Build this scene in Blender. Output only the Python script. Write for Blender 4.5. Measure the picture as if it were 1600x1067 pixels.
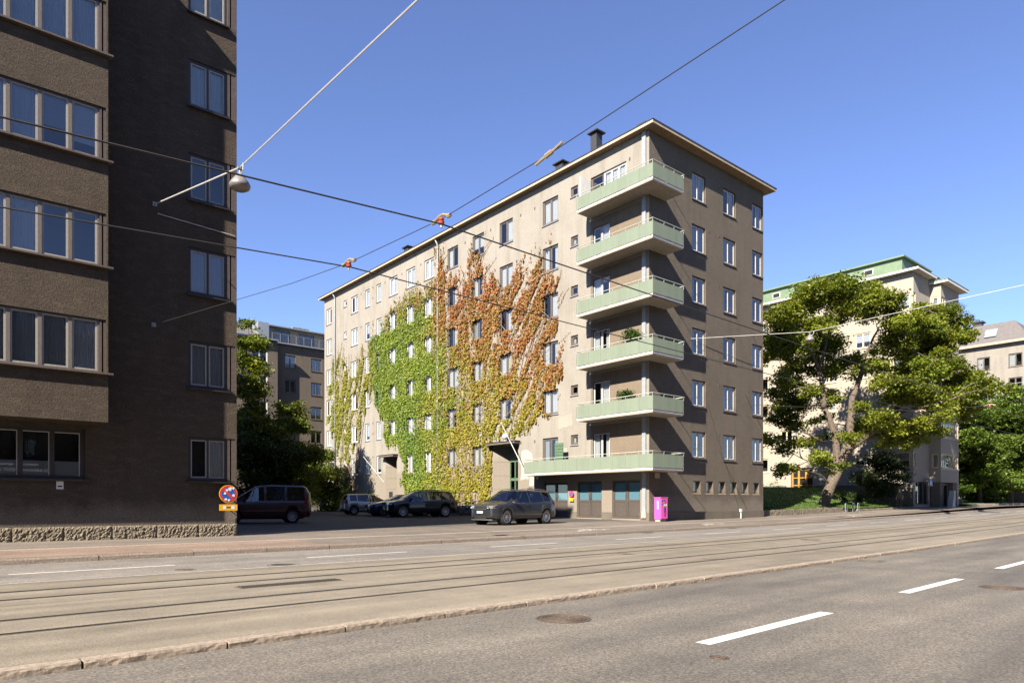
import bpy, bmesh, math, random
import numpy as np
from mathutils import Vector, Matrix, noise
random.seed(11); rng = np.random.default_rng(5)
PI = math.pi; RAD = math.radians
for o in list(bpy.data.objects): bpy.data.objects.remove(o)
scene = bpy.context.scene
C = scene.collection

# ------------------------------------------------------------------ camera
# World axes: X runs along the house fronts (to the right), Y away across the street, Z up.
cam = bpy.data.cameras.new('camera'); camo = bpy.data.objects.new('camera', cam); C.objects.link(camo)
cam.sensor_width = 36.0; cam.lens = 36.0 * 1067 / 1600
cam.shift_y = (785 - 533.5) / 1600
cam.clip_start = .1; cam.clip_end = 3000
camo.location = (0, 0, 1.4); camo.rotation_euler = (RAD(90), 0, RAD(50 - 90))
scene.camera = camo
# ------------------------------------------------------------------ sky and sun
SUN_EL, SUN_AZ = 38.0, 17.5           # light travels along +X, turned 17.5 deg towards +Y
w = bpy.data.worlds.new('World'); scene.world = w; w.use_nodes = True
nt = w.node_tree; bg = nt.nodes['Background']
sky = nt.nodes.new('ShaderNodeTexSky'); sky.sky_type = 'NISHITA'; sky.sun_disc = False
sky.sun_elevation = RAD(SUN_EL); sky.air_density = 1.0; sky.dust_density = .35; sky.ozone_density = 6.0; sky.altitude = 1500
sdir = Vector((-math.cos(RAD(SUN_EL)) * math.cos(RAD(SUN_AZ)), -math.cos(RAD(SUN_EL)) * math.sin(RAD(SUN_AZ)), math.sin(RAD(SUN_EL))))
sky.sun_rotation = math.atan2(sdir.x, sdir.y)
hsv = nt.nodes.new('ShaderNodeHueSaturation'); hsv.inputs['Saturation'].default_value = .97; hsv.inputs['Hue'].default_value = .511; nt.links.new(sky.outputs[0], hsv.inputs['Color'])
nt.links.new(hsv.outputs[0], bg.inputs[0]); bg.inputs[1].default_value = .064
sl = bpy.data.lights.new('sun', 'SUN'); sl.energy = 5.0; sl.angle = RAD(.53); sl.color = (1, .91, .78)
so = bpy.data.objects.new('sun', sl); C.objects.link(so)
so.rotation_euler = (-sdir).to_track_quat('-Z', 'Y').to_euler(); so.location = (-30, -10, 40)
scene.view_settings.view_transform = 'Standard'; scene.view_settings.look = 'None'
scene.view_settings.exposure = 1.96; scene.view_settings.gamma = 1
scene.render.engine = 'CYCLES'

# ------------------------------------------------------------------ materials
KA = .62      # reflectances are set for the exposure above
def kc(c): return tuple(v * KA for v in c)
def newmat(name):
    m = bpy.data.materials.new(name); m.use_nodes = True
    n = m.node_tree.nodes; p = n['Principled BSDF']
    return m, n, m.node_tree.links, p
def plain(name, col, rough=.6, metal=0, spec=.5, coat=0, vary=.12, scale=6, bump=0, bscale=60):
    """one colour with a soft procedural unevenness"""
    col = kc(col); m, n, l, p = newmat(name)
    p.inputs['Roughness'].default_value = rough; p.inputs['Metallic'].default_value = metal
    p.inputs['Specular IOR Level'].default_value = spec; p.inputs['Coat Weight'].default_value = coat
    p.inputs['Coat Roughness'].default_value = .04
    tc = n.new('ShaderNodeTexCoord'); nz = n.new('ShaderNodeTexNoise'); nz.inputs['Scale'].default_value = scale
    nz.inputs['Detail'].default_value = 5
    l.new(tc.outputs['Object'], nz.inputs['Vector'])
    r = n.new('ShaderNodeValToRGB'); r.color_ramp.elements[0].position = .3; r.color_ramp.elements[1].position = .7
    r.color_ramp.elements[0].color = (*[c * (1 - vary) for c in col], 1); r.color_ramp.elements[1].color = (*[min(1, c * (1 + vary)) for c in col], 1)
    l.new(nz.outputs[0], r.inputs[0]); l.new(r.outputs[0], p.inputs['Base Color'])
    if bump:
        nb = n.new('ShaderNodeTexNoise'); nb.inputs['Scale'].default_value = bscale; nb.inputs['Detail'].default_value = 4
        l.new(tc.outputs['Object'], nb.inputs['Vector'])
        b = n.new('ShaderNodeBump'); b.inputs['Strength'].default_value = bump; b.inputs['Distance'].default_value = .01
        l.new(nb.outputs[0], b.inputs['Height']); l.new(b.outputs[0], p.inputs['Normal'])
    return m
def stucco(name, col, dirt, grain=14, bump=.6, dist=.02, dirt_amt=.75, streak=True, aniso=(1, 1, 1), dlo=.45, dhi=.75, low=None, lowz=1.7, relief=.35, brush=0):
    """rendered wall: grainy relief, cloudy weathering and vertical rain streaks"""
    col, dirt = kc(col), kc(dirt); low = kc(low) if low else None
    m, n, l, p = newmat(name); p.inputs['Roughness'].default_value = .93; p.inputs['Specular IOR Level'].default_value = .2
    tc = n.new('ShaderNodeTexCoord')
    def nz(scale, det=5, rough=.55, mp=None):
        t = n.new('ShaderNodeTexNoise'); t.inputs['Scale'].default_value = scale; t.inputs['Detail'].default_value = det
        t.inputs['Roughness'].default_value = rough
        if mp:
            g = n.new('ShaderNodeMapping'); g.inputs['Scale'].default_value = mp; l.new(tc.outputs['Object'], g.inputs[0]); l.new(g.outputs[0], t.inputs[0])
        else: l.new(tc.outputs['Object'], t.inputs[0])
        return t
    def ramp(src, a, b):
        r = n.new('ShaderNodeMapRange'); r.inputs[1].default_value = a; r.inputs[2].default_value = b; r.clamp = True
        l.new(src, r.inputs[0]); return r.outputs[0]
    def mix(fac, a, b, k=None):
        x = n.new('ShaderNodeMix'); x.data_type = 'RGBA'
        if k is not None:
            q = n.new('ShaderNodeMath'); q.operation = 'MULTIPLY'; q.inputs[1].default_value = k; l.new(fac, q.inputs[0]); fac = q.outputs[0]
        l.new(fac, x.inputs[0])
        for s, i in ((a, 6), (b, 7)):
            if isinstance(s, tuple): x.inputs[i].default_value = (*s, 1)
            else: l.new(s, x.inputs[i])
        return x.outputs[2]
    c1 = mix(ramp(nz(.35, 7, .65).outputs[0], dlo, dhi), col, dirt, dirt_amt)
    if streak:
        c1 = mix(ramp(nz(1.0, 6, .6, (1.6, 1.6, .18)).outputs[0], .48, .74), c1, dirt, .62)
    c1 = mix(ramp(nz(2.3, 6, .7).outputs[0], .35, .75), c1, tuple(min(1, v * 1.12) for v in col), .5)
    c1 = mix(ramp(nz(grain * 2.2, 3).outputs[0], .4, .75), c1, tuple(v * .72 for v in col), .5)
    if low:      # scrubbed, repainted foot of the wall with a ragged upper edge
        sp = n.new('ShaderNodeSeparateXYZ'); l.new(tc.outputs['Object'], sp.inputs[0]); ad = n.new('ShaderNodeMath'); ad.operation = 'MULTIPLY_ADD'; ad.inputs[1].default_value = 1.6
        l.new(nz(.9, 7, .7).outputs[0], ad.inputs[0]); l.new(sp.outputs[2], ad.inputs[2]); c1 = mix(ramp(ad.outputs[0], lowz + 1.05, lowz + .55), c1, low, .85)
    h = nz(grain, 8, .78, aniso)
    if brush: c1 = mix(ramp(nz(2.6, 8, .75, (.8, .8, 2.2)).outputs[0], .48, .72), c1, tuple(min(1, v * 1.9) for v in col), brush)  # brushed relief drawn as lighter streaks in the colour
    c1 = mix(ramp(h.outputs[0], .58, .36), c1, tuple(v * .45 for v in dirt), relief)  # hollows of the bump darkened in colour, drawn-in relief shade
    l.new(c1, p.inputs['Base Color'])
    b = n.new('ShaderNodeBump'); b.inputs['Strength'].default_value = bump; b.inputs['Distance'].default_value = dist
    l.new(h.outputs[0], b.inputs['Height']); l.new(b.outputs[0], p.inputs['Normal'])
    return m
def asphalt(name, col, light, fine=110, bump=.5, along=(.16, 1.2, 1), tracks=.5, rot=2.2):
    col, light = kc(col), kc(light)
    m, n, l, p = newmat(name); p.inputs['Roughness'].default_value = .85; p.inputs['Specular IOR Level'].default_value = .3
    tc = n.new('ShaderNodeTexCoord'); mp = n.new('ShaderNodeMapping'); mp.inputs['Rotation'].default_value = (0, 0, -RAD(rot)); l.new(tc.outputs['Object'], mp.inputs[0])
    m2 = n.new('ShaderNodeMapping'); m2.inputs['Scale'].default_value = along; l.new(mp.outputs[0], m2.inputs[0])
    big = n.new('ShaderNodeTexNoise'); big.inputs['Scale'].default_value = .9; big.inputs['Detail'].default_value = 6; l.new(m2.outputs[0], big.inputs[0])
    mid = n.new('ShaderNodeTexNoise'); mid.inputs['Scale'].default_value = .8; mid.inputs['Detail'].default_value = 8; mid.inputs['Roughness'].default_value = .7; l.new(mp.outputs[0], mid.inputs[0])
    vo = n.new('ShaderNodeTexVoronoi'); vo.inputs['Scale'].default_value = fine; l.new(mp.outputs[0], vo.inputs[0])
    fn = n.new('ShaderNodeTexNoise'); fn.inputs['Scale'].default_value = fine * .5; fn.inputs['Detail'].default_value = 3; l.new(mp.outputs[0], fn.inputs[0])
    def rampc(src, a, b, ca, cb):
        r = n.new('ShaderNodeValToRGB'); r.color_ramp.elements[0].position = a; r.color_ramp.elements[1].position = b
        r.color_ramp.elements[0].color = (*ca, 1); r.color_ramp.elements[1].color = (*cb, 1); l.new(src, r.inputs[0]); return r.outputs[0]
    a = rampc(big.outputs[0], .32, .68, tuple(c * (1 - .35 * tracks) for c in col), light)
    def mixm(x, y, f, mode):
        q = n.new('ShaderNodeMix'); q.data_type = 'RGBA'; q.blend_type = mode; q.inputs[0].default_value = f; l.new(x, q.inputs[6]); l.new(y, q.inputs[7]); return q.outputs[2]
    a = mixm(a, rampc(mid.outputs[0], .3, .7, (.72, .72, .72), (1.15, 1.13, 1.1)), .8, 'MULTIPLY')
    sep = n.new('ShaderNodeSeparateColor'); l.new(vo.outputs['Color'], sep.inputs[0])
    a = mixm(a, rampc(sep.outputs[0], 0, 1, (.35, .35, .38), (1.8, 1.74, 1.65)), .55, 'MULTIPLY')
    a = mixm(a, rampc(fn.outputs[0], .35, .7, (.7, .7, .72), (1.25, 1.23, 1.2)), .8, 'MULTIPLY')
    l.new(a, p.inputs['Base Color'])
    b = n.new('ShaderNodeBump'); b.inputs['Strength'].default_value = bump; b.inputs['Distance'].default_value = .004
    l.new(sep.outputs[0], b.inputs['Height']); l.new(b.outputs[0], p.inputs['Normal'])
    return m
def glassm(name, tint=(.92, .95, .96), boost=.09, rough=.015):
    m, n, l, p = newmat(name); n.remove(p); out = n['Material Output']
    tr = n.new('ShaderNodeBsdfTransparent'); tr.inputs[0].default_value = (*tint, 1)
    gl = n.new('ShaderNodeBsdfGlossy'); gl.inputs['Roughness'].default_value = rough
    fr = n.new('ShaderNodeFresnel'); fr.inputs[0].default_value = 1.5
    ad = n.new('ShaderNodeMath'); ad.operation = 'ADD'; ad.use_clamp = True; ad.inputs[1].default_value = boost; l.new(fr.outputs[0], ad.inputs[0])
    tc = n.new('ShaderNodeTexCoord'); nz = n.new('ShaderNodeTexNoise'); nz.inputs['Scale'].default_value = 1.3; l.new(tc.outputs['Object'], nz.inputs[0])
    b = n.new('ShaderNodeBump'); b.inputs['Strength'].default_value = .06; b.inputs['Distance'].default_value = .02; l.new(nz.outputs[0], b.inputs['Height']); l.new(b.outputs[0], gl.inputs['Normal'])
    mx = n.new('ShaderNodeMixShader'); l.new(ad.outputs[0], mx.inputs[0]); l.new(tr.outputs[0], mx.inputs[1]); l.new(gl.outputs[0], mx.inputs[2]); l.new(mx.outputs[0], out.inputs[0])
    return m
def leafm(name, trans=.35, rough=.5):
    m, n, l, p = newmat(name); out = n['Material Output']
    at = n.new('ShaderNodeAttribute'); at.attribute_name = 'Col'
    p.inputs['Roughness'].default_value = rough; p.inputs['Specular IOR Level'].default_value = .35
    l.new(at.outputs['Color'], p.inputs['Base Color'])
    t = n.new('ShaderNodeBsdfTranslucent'); hs = n.new('ShaderNodeHueSaturation'); hs.inputs['Saturation'].default_value = 1.15; hs.inputs['Value'].default_value = 1.3
    l.new(at.outputs['Color'], hs.inputs['Color']); l.new(hs.outputs[0], t.inputs[0])
    mx = n.new('ShaderNodeMixShader'); mx.inputs[0].default_value = trans; l.new(p.outputs[0], mx.inputs[1]); l.new(t.outputs[0], mx.inputs[2]); l.new(mx.outputs[0], out.inputs[0])
    return m
def clothm(name, col, trans=.4):
    m, n, l, p = newmat(name); out = n['Material Output']; p.inputs['Base Color'].default_value = (*col, 1); p.inputs['Roughness'].default_value = .9
    tc = n.new('ShaderNodeTexCoord'); wv = n.new('ShaderNodeTexNoise'); wv.inputs['Scale'].default_value = 9; l.new(tc.outputs['Object'], wv.inputs[0])
    r = n.new('ShaderNodeValToRGB'); r.color_ramp.elements[0].color = (*[c * .82 for c in col], 1); r.color_ramp.elements[1].color = (*col, 1); l.new(wv.outputs[0], r.inputs[0]); l.new(r.outputs[0], p.inputs['Base Color'])
    t = n.new('ShaderNodeBsdfTranslucent'); t.inputs[0].default_value = (*col, 1)
    mx = n.new('ShaderNodeMixShader'); mx.inputs[0].default_value = trans; l.new(p.outputs[0], mx.inputs[1]); l.new(t.outputs[0], mx.inputs[2]); l.new(mx.outputs[0], out.inputs[0])
    return m

M = {}
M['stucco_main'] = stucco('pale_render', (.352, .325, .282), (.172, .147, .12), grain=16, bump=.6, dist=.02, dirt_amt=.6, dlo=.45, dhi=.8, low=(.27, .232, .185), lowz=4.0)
M['stucco_street'] = stucco('shaded_rough_render', (.18, .15, .118), (.095, .078, .062), grain=15, bump=1, dist=.045, dirt_amt=.6, aniso=(1, 1, .8), low=(.25, .215, .175), lowz=1.5, relief=.45, brush=.22)  # darker copy of the long side's render, its grazing light in the colour
M['stucco_left'] = stucco('brown_render', (.108, .083, .061), (.053, .04, .03), grain=17, bump=1, dist=.05, dirt_amt=.6, streak=True, aniso=(1, 1, 1.2), low=(.25, .21, .17), lowz=1.3, relief=.5, brush=.5)
M['stucco_back'] = stucco('grey_render', (.19, .155, .12), (.10, .085, .07), grain=10, bump=.5, dist=.03, dirt_amt=.5)
M['stucco_right'] = stucco('cream_render', (.45, .40, .33), (.335, .295, .24), grain=12, bump=.3, dist=.02, dirt_amt=.35)
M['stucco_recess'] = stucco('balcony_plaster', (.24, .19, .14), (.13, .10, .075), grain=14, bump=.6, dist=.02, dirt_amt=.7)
M['patch_dull'] = stucco('dull_plaster', (.40, .365, .315), (.3, .265, .22), grain=20, bump=.3, dist=.01, dirt_amt=.5)
M['patch'] = stucco('white_plaster', (.50, .46, .41), (.38, .34, .29), grain=20, bump=.3, dist=.01, dirt_amt=.4, streak=False)
M['plinth'] = stucco('dark_plinth', (.20, .17, .135), (.10, .085, .07), grain=18, bump=.6, dist=.02)
M['granite'] = plain('rock_granite', (.19, .155, .108), .9, vary=.5, scale=18, bump=.5, bscale=70)
M['kerb'] = plain('granite_kerb', (.31, .25, .195), .85, vary=.35, scale=24, bump=.5, bscale=90)
M['asphalt'] = asphalt('worn_asphalt', (.145, .135, .123), (.21, .192, .165), fine=62, bump=.7)
M['asphalt_far'] = asphalt('far_asphalt', (.20, .187, .175), (.25, .232, .21), fine=55)
M['concrete'] = asphalt('track_concrete', (.215, .19, .15), (.275, .245, .195), fine=130, bump=.25, along=(.1, 2.2, 1))
M['pave'] = asphalt('pavement_asphalt', (.175, .152, .13), (.225, .195, .165), fine=70, bump=.3)
M['red_pave'] = asphalt('red_cycle_asphalt', (.24, .178, .142), (.28, .21, .168), fine=80, bump=.3)
M['yard'] = asphalt('shaded_yard_asphalt', (.075, .07, .066), (.105, .098, .09), fine=60, bump=.3)  # colour lowered to deepen the house shade over the yard
def worn_paint(name, col, under, lo, hi):
    m = plain(name, col, .75, vary=.1, scale=8, bump=.3, bscale=180); n = m.node_tree.nodes; l = m.node_tree.links; p = n['Principled BSDF']
    src = p.inputs['Base Color'].links[0].from_socket; tc = n.new('ShaderNodeTexCoord'); a = n.new('ShaderNodeTexNoise'); a.inputs['Scale'].default_value = 26; a.inputs['Detail'].default_value = 9; a.inputs['Roughness'].default_value = .8
    l.new(tc.outputs['Object'], a.inputs[0]); r = n.new('ShaderNodeMapRange'); r.inputs[1].default_value = lo; r.inputs[2].default_value = hi; l.new(a.outputs[0], r.inputs[0])
    x = n.new('ShaderNodeMix'); x.data_type = 'RGBA'; l.new(r.outputs[0], x.inputs[0]); l.new(src, x.inputs[6]); x.inputs[7].default_value = (*kc(under), 1); l.new(x.outputs[2], p.inputs['Base Color']); return m
M['paint'] = worn_paint('road_paint', (.66, .64, .60), (.2, .18, .16), .62, .74)
M['paint_worn'] = worn_paint('worn_road_paint', (.52, .49, .45), (.21, .185, .155), .46, .62)
M['rail'] = plain('rail_steel', (.10, .09, .085), .45, .7, vary=.3, scale=9)
M['tar'] = plain('dark_tar', (.085, .073, .058), .8, vary=.3, scale=12)
M['iron'] = plain('rusty_iron', (.11, .08, .06), .75, .4, vary=.35, scale=40, bump=.5, bscale=120)
M['iron_dark'] = plain('dark_iron', (.05, .043, .038), .7, .4, vary=.3, scale=30, bump=.4, bscale=100)
M['glass'] = glassm('window_glass'); M['glass_dark'] = glassm('car_glass', (.30, .34, .36), .06)
M['glass_shop'] = glassm('shop_glass', (.75, .8, .8), .05)
M['brown_frame'] = plain('brown_paint', (.105, .078, .062), .55, vary=.2, scale=14)
M['dark_frame'] = plain('dark_paint', (.03, .026, .024), .5, vary=.2, scale=14)
M['taupe_frame'] = plain('taupe_paint', (.16, .135, .11), .5, vary=.15, scale=14)
M['grey_frame'] = plain('grey_paint', (.34, .32, .29), .5, vary=.1, scale=10)
M['pale_frame'] = plain('pale_paint', (.56, .56, .55), .5, vary=.1, scale=10)
M['white_frame'] = plain('white_paint', (.74, .73, .70), .5, vary=.08, scale=10)
M['cream_frame'] = plain('cream_paint', (.66, .55, .36), .5, vary=.1, scale=10)
M['curtain'] = clothm('white_curtain', (.78, .79, .80)); M['curtain_grey'] = clothm('grey_blind', (.40, .42, .44), .25)
M['curtain_warm'] = clothm('warm_curtain', (.75, .66, .42)); M['curtain_blue'] = clothm('blue_roller_blind', (.26, .47, .55), .4)
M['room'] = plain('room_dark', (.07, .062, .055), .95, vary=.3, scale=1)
M['green_panel'] = stucco('green_sheet', (.222, .268, .205), (.14, .165, .12), grain=40, bump=.1, dist=.004, dirt_amt=.3, relief=.12)
M['slab'] = plain('balcony_concrete', (.42, .37, .30), .85, vary=.15, scale=5, bump=.2)
M['slab_white'] = plain('white_slab_edge', (.74, .70, .65), .8, vary=.1, scale=8)
M['rail_paint'] = plain('railing_paint', (.42, .44, .38), .55, vary=.15, scale=20)
M['fascia'] = plain('fascia_wood', (.50, .385, .275), .75, vary=.15, scale=4)
M['soffit'] = plain('soffit_wood', (.30, .205, .11), .8, vary=.2, scale=5)
M['roof_dark'] = plain('roof_metal', (.055, .055, .06), .5, .3, vary=.15, scale=3)
M['chimney'] = plain('chimney_metal', (.05, .05, .052), .5, .2, vary=.15)
M['zinc'] = plain('galvanised_zinc', (.42, .45, .48), .45, .55, vary=.12, scale=5)
M['pipe'] = plain('drainpipe_paint', (.36, .385, .41), .5, .2, vary=.12, scale=6)
M['garage'] = plain('garage_door_brown', (.082, .066, .056), .55, vary=.12, scale=6)
M['door_green'] = plain('green_door', (.10, .17, .10), .5, vary=.15, scale=6)
M['orange_wood'] = plain('varnished_wood', (.52, .25, .045), .4, vary=.2, scale=7)
M['green_roof'] = plain('green_roof_sheet', (.155, .225, .13), .55, vary=.12, scale=2)
M['roof_grey'] = plain('grey_roof_sheet', (.14, .125, .12), .6, vary=.12, scale=3)
M['bark'] = plain('bark', (.125, .095, .07), .95, vary=.55, scale=9, bump=1, bscale=14)
M['leaf'] = leafm('leaves', .42); M['vine_leaf'] = leafm('creeper_leaves', .3, .55)
M['stem'] = plain('creeper_stem', (.26, .18, .12), .9, vary=.3, scale=10)
M['grass'] = plain('grass', (.085, .155, .022), .9, vary=.35, scale=9, bump=.8, bscale=60)
M['soil'] = plain('bare_ground', (.14, .12, .09), .95, vary=.3, scale=.6)
M['pink'] = plain('pink_paint', (.75, .10, .40), .45, vary=.06, scale=8)
M['white'] = plain('white_enamel', (.78, .77, .75), .45, vary=.06)
M['yellow'] = plain('yellow_enamel', (.80, .42, .015), .45, vary=.06); M['blue'] = plain('blue_enamel', (.02, .10, .42), .4, vary=.06)
M['red'] = plain('red_enamel', (.62, .035, .03), .4, vary=.06); M['black'] = plain('black_rubber', (.018, .018, .018), .8, vary=.2)
M['navy'] = plain('navy_print', (.035, .02, .25), .5); M['lime'] = plain('lime_print', (.35, .62, .05), .5)
M['cable_white'] = plain('pale_cable', (.62, .60, .57), .6); M['cable'] = plain('dark_cable', (.028, .024, .022), .6)
M['lamp_shell'] = plain('lamp_shell', (.24, .215, .205), .45, .2, vary=.1); M['ceramic'] = plain('insulator', (.35, .06, .03), .35, vary=.1)
M['brass'] = plain('bronze_fitting', (.40, .32, .20), .5, .3, vary=.2, scale=30)
M['chrome'] = plain('chrome', (.62, .62, .62), .18, 1, vary=.03); M['alloy'] = plain('alloy_rim', (.55, .55, .56), .3, .85, vary=.05)
M['tyre'] = plain('tyre', (.022, .022, .023), .85, vary=.15); M['trim'] = plain('black_trim', (.018, .018, .02), .7, spec=.25)
M['lens'] = plain('headlamp_lens', (.34, .36, .38), .08, .5, vary=.03, coat=1); M['tail'] = plain('tail_lens', (.45, .012, .012), .15, vary=.05, coat=1)
M['plate'] = plain('number_plate', (.55, .55, .54), .5)
def carpaint(n, c, metal=.3, coat=.7): return plain(n, c, .3, metal, .5, coat, vary=.03, scale=2)
M['car_grey'] = carpaint('graphite_paint', (.03, .031, .036)); M['car_red'] = carpaint('dark_red_paint', (.06, .007, .011), 0, .25)
M['car_silver'] = carpaint('silver_paint', (.50, .49, .47), .6); M['car_black'] = carpaint('black_paint', (.010, .011, .016)); M['car_blue'] = carpaint('dark_blue_paint', (.018, .026, .055))
M['skin'] = plain('skin', (.45, .27, .19), .55); M['shirt'] = plain('shaded_olive_shirt', (.09, .09, .07), .9); M['trousers'] = plain('dark_trousers', (.03, .03, .035), .9); M['hair'] = plain('grey_hair', (.30, .28, .26), .8)  # shirt colour darkened to stand for the tree shade
M['interior'] = plain('car_interior', (.03, .03, .032), .9)
M['hub_grey'] = plain('machine_grey', (.38, .39, .39), .5)

# ------------------------------------------------------------------ mesh helpers
class MB:
    def __init__(s): s.v = []; s.f = []; s.mi = []
    def add(s, vs, fs, mi=0):
        b = len(s.v); s.v += [tuple(v) for v in vs]; s.f += [tuple(b + i for i in f) for f in fs]; s.mi += [mi] * len(fs); return s
    def box(s, x0, x1, y0, y1, z0, z1, mi=0):
        v = [(x, y, z) for z in (z0, z1) for y in (y0, y1) for x in (x0, x1)]
        return s.add(v, [(0, 2, 3, 1), (4, 5, 7, 6), (0, 1, 5, 4), (2, 6, 7, 3), (0, 4, 6, 2), (1, 3, 7, 5)], mi)
    def quad(s, a, b, c, d, mi=0): return s.add([a, b, c, d], [(0, 1, 2, 3)], mi)
    def prism(s, pts, z0, z1, mi=0):
        n = len(pts); v = [(x, y, z0) for x, y in pts] + [(x, y, z1) for x, y in pts]
        return s.add(v, [tuple(range(n - 1, -1, -1)), tuple(range(n, 2 * n))] + [(i, (i + 1) % n, n + (i + 1) % n, n + i) for i in range(n)], mi)
    def slab_y(s, pts, y0, y1, mi=0):   # outline in x,z, thickness along y
        n = len(pts); v = [(x, y0, z) for x, z in pts] + [(x, y1, z) for x, z in pts]
        return s.add(v, [tuple(range(n)), tuple(range(2 * n - 1, n - 1, -1))] + [(i, n + i, n + (i + 1) % n, (i + 1) % n) for i in range(n)], mi)
    def tube(s, pts, r, n=6, mi=0, caps=True):
        pts = [Vector(p) for p in pts]; rs = r if isinstance(r, (list, tuple)) else [r] * len(pts)
        b = len(s.v); up = Vector((0, 0, 1)); prev = None
        for i, p in enumerate(pts):
            d = (pts[min(i + 1, len(pts) - 1)] - pts[max(i - 1, 0)]).normalized()
            if prev is None:
                a = d.cross(up) if abs(d.z) < .95 else d.cross(Vector((1, 0, 0)))
            else: a = prev - d * prev.dot(d)
            a.normalize(); prev = a; c = d.cross(a)
            for k in range(n):
                t = 2 * PI * k / n; s.v.append(tuple(p + (a * math.cos(t) + c * math.sin(t)) * rs[i]))
        for i in range(len(pts) - 1):
            for k in range(n):
                s.f.append((b + i * n + k, b + i * n + (k + 1) % n, b + (i + 1) * n + (k + 1) % n, b + (i + 1) * n + k)); s.mi.append(mi)
        if caps:
            s.f.append(tuple(b + k for k in range(n - 1, -1, -1))); s.mi.append(mi)
            e = b + (len(pts) - 1) * n; s.f.append(tuple(e + k for k in range(n))); s.mi.append(mi)
        return s
    def lathe(s, prof, n=16, mi=0, c=(0, 0, 0), axis='z'):
        b = len(s.v)
        for r, z in prof:
            for k in range(n):
                t = 2 * PI * k / n; q = (r * math.cos(t), r * math.sin(t), z)
                if axis == 'y': q = (q[0], q[2], q[1])
                s.v.append((q[0] + c[0], q[1] + c[1], q[2] + c[2]))
        for i in range(len(prof) - 1):
            for k in range(n):
                f = (b + i * n + k, b + i * n + (k + 1) % n, b + (i + 1) * n + (k + 1) % n, b + (i + 1) * n + k)
                s.f.append(f if axis == 'z' else f[::-1]); s.mi.append(mi)
        return s
    def mesh(s, name, mats, smooth=False):
        me = bpy.data.meshes.new(name); me.from_pydata(s.v, [], s.f)
        for m in (mats if isinstance(mats, (list, tuple)) else [mats]): me.materials.append(M[m] if isinstance(m, str) else m)
        me.polygons.foreach_set('material_index', s.mi)
        if smooth: me.polygons.foreach_set('use_smooth', [True] * len(s.f))
        me.update(); return me
def O(name, mb, mats=None, parent=None, loc=(0, 0, 0), rot=0, smooth=False, kind=None, label=None):
    me = mb.mesh(name, mats, smooth) if isinstance(mb, MB) else mb
    o = bpy.data.objects.new(name, me); C.objects.link(o)
    if parent: o.parent = parent
    o.location = loc; o.rotation_euler = (0, 0, rot) if not isinstance(rot, tuple) else rot
    if kind: o['kind'] = kind
    if label: o['label'] = label
    return o
def tag(o, label, cat, group=None):
    o['label'] = label; o['category'] = cat
    if group: o['group'] = group
    return o
def thing(name, loc, label, cat, group=None, rot=0):
    o = bpy.data.objects.new(name, None); o.empty_display_size = .3; C.objects.link(o); o.location = loc; o.rotation_euler = (0, 0, rot)
    return tag(o, label, cat, group)
def structure(name, loc=(0, 0, 0)):
    o = bpy.data.objects.new(name, None); C.objects.link(o); o.location = loc; o['kind'] = 'structure'; return o
def sub(a, b): return (a[0] - b[0], a[1] - b[1], a[2] - b[2])

# ------------------------------------------------------------------ the lie of the land
SA = RAD(2.2); SC, SS = math.cos(SA), math.sin(SA)      # the street runs 2.2 deg off the house fronts
def UV(x, y): return x * SC + y * SS, -x * SS + y * SC
def XY(u, v): return u * SC - v * SS, u * SS + v * SC
def road_z(u):
    t = max(0, u - 8); z = .00011 * t * t
    return z if t < 60 else .396 + .0132 * (t - 60) * math.exp(-(t - 60) / 60)
V_KERB0, V_KERB1, V_LANE, V_KERB2, V_STRIP = 6.68, 6.86, 13.9, 18.2, 20.25
def gz(x, y):
    u, v = UV(x, y); z = road_z(u)
    if v < V_KERB0: return z
    if v < V_LANE: return z + .06
    if v < V_KERB2: return z + .055
    e = max(0, u - 40) * .006 if u < 85 else .27
    return z + .19 + .03 * (min(v, 23.5) - V_KERB2) + .006 * max(0, v - 23.5) + e
def strip(name, u0, u1, v0, v1, zf, mat, du=1.5, dv=2.0, kind='structure', parent=None):
    nu = max(1, int((u1 - u0) / du)); nv = max(1, int(math.ceil((v1 - v0) / dv))); b = MB()
    vs = []; fs = []
    for i in range(nu + 1):
        for j in range(nv + 1):
            u = u0 + (u1 - u0) * i / nu; v = v0 + (v1 - v0) * j / nv; x, y = XY(u, v); vs.append((x, y, zf(u, v)))
    for i in range(nu):
        for j in range(nv):
            a = i * (nv + 1) + j; fs.append((a, a + nv + 1, a + nv + 2, a + 1))
    b.add(vs, fs); return O(name, b, mat, parent, kind=kind, smooth=True)
def gzuv(u, v): return gz(*XY(u, v))
g = MB(); g.box(-1200, 1500, -1200, 1500, -1.2, -.25); O('ground', g, 'soil', kind='structure')
near = strip('near_carriageway', -40, 170, -5.2, V_KERB0 + .03, lambda u, v: road_z(u), 'asphalt')
bed = strip('tram_track_bed', -40, 170, V_KERB1 - .02, V_LANE, lambda u, v: road_z(u) + .06, 'concrete')
far = strip('far_carriageway', -40, 170, V_LANE, V_KERB2 + .05, lambda u, v: road_z(u) + .060 - .005 * (v > V_LANE + .5), 'asphalt_far', dv=1)
strip('near_pavement', -40, 170, -14, -5.2, lambda u, v: road_z(u) + .12, 'pave')
cyc = strip('cycle_path', 9.2, 170, V_KERB2 + .1, V_STRIP + .1, gzuv, 'pave', dv=1.2)
strip('red_cycle_path', -40, 9.2, V_KERB2 + .1, V_STRIP + .1, gzuv, 'red_pave', dv=1.2)
strip('pavement', -40, 170, V_STRIP, 24.2, gzuv, 'pave', dv=1.0)
strip('yard', 5, 45, 24.2, 130, gzuv, 'yard', dv=4)
strip('far_ground', 45, 170, 24.2, 130, lambda u, v: gzuv(u, v) - .02, 'soil', dv=6)
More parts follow.
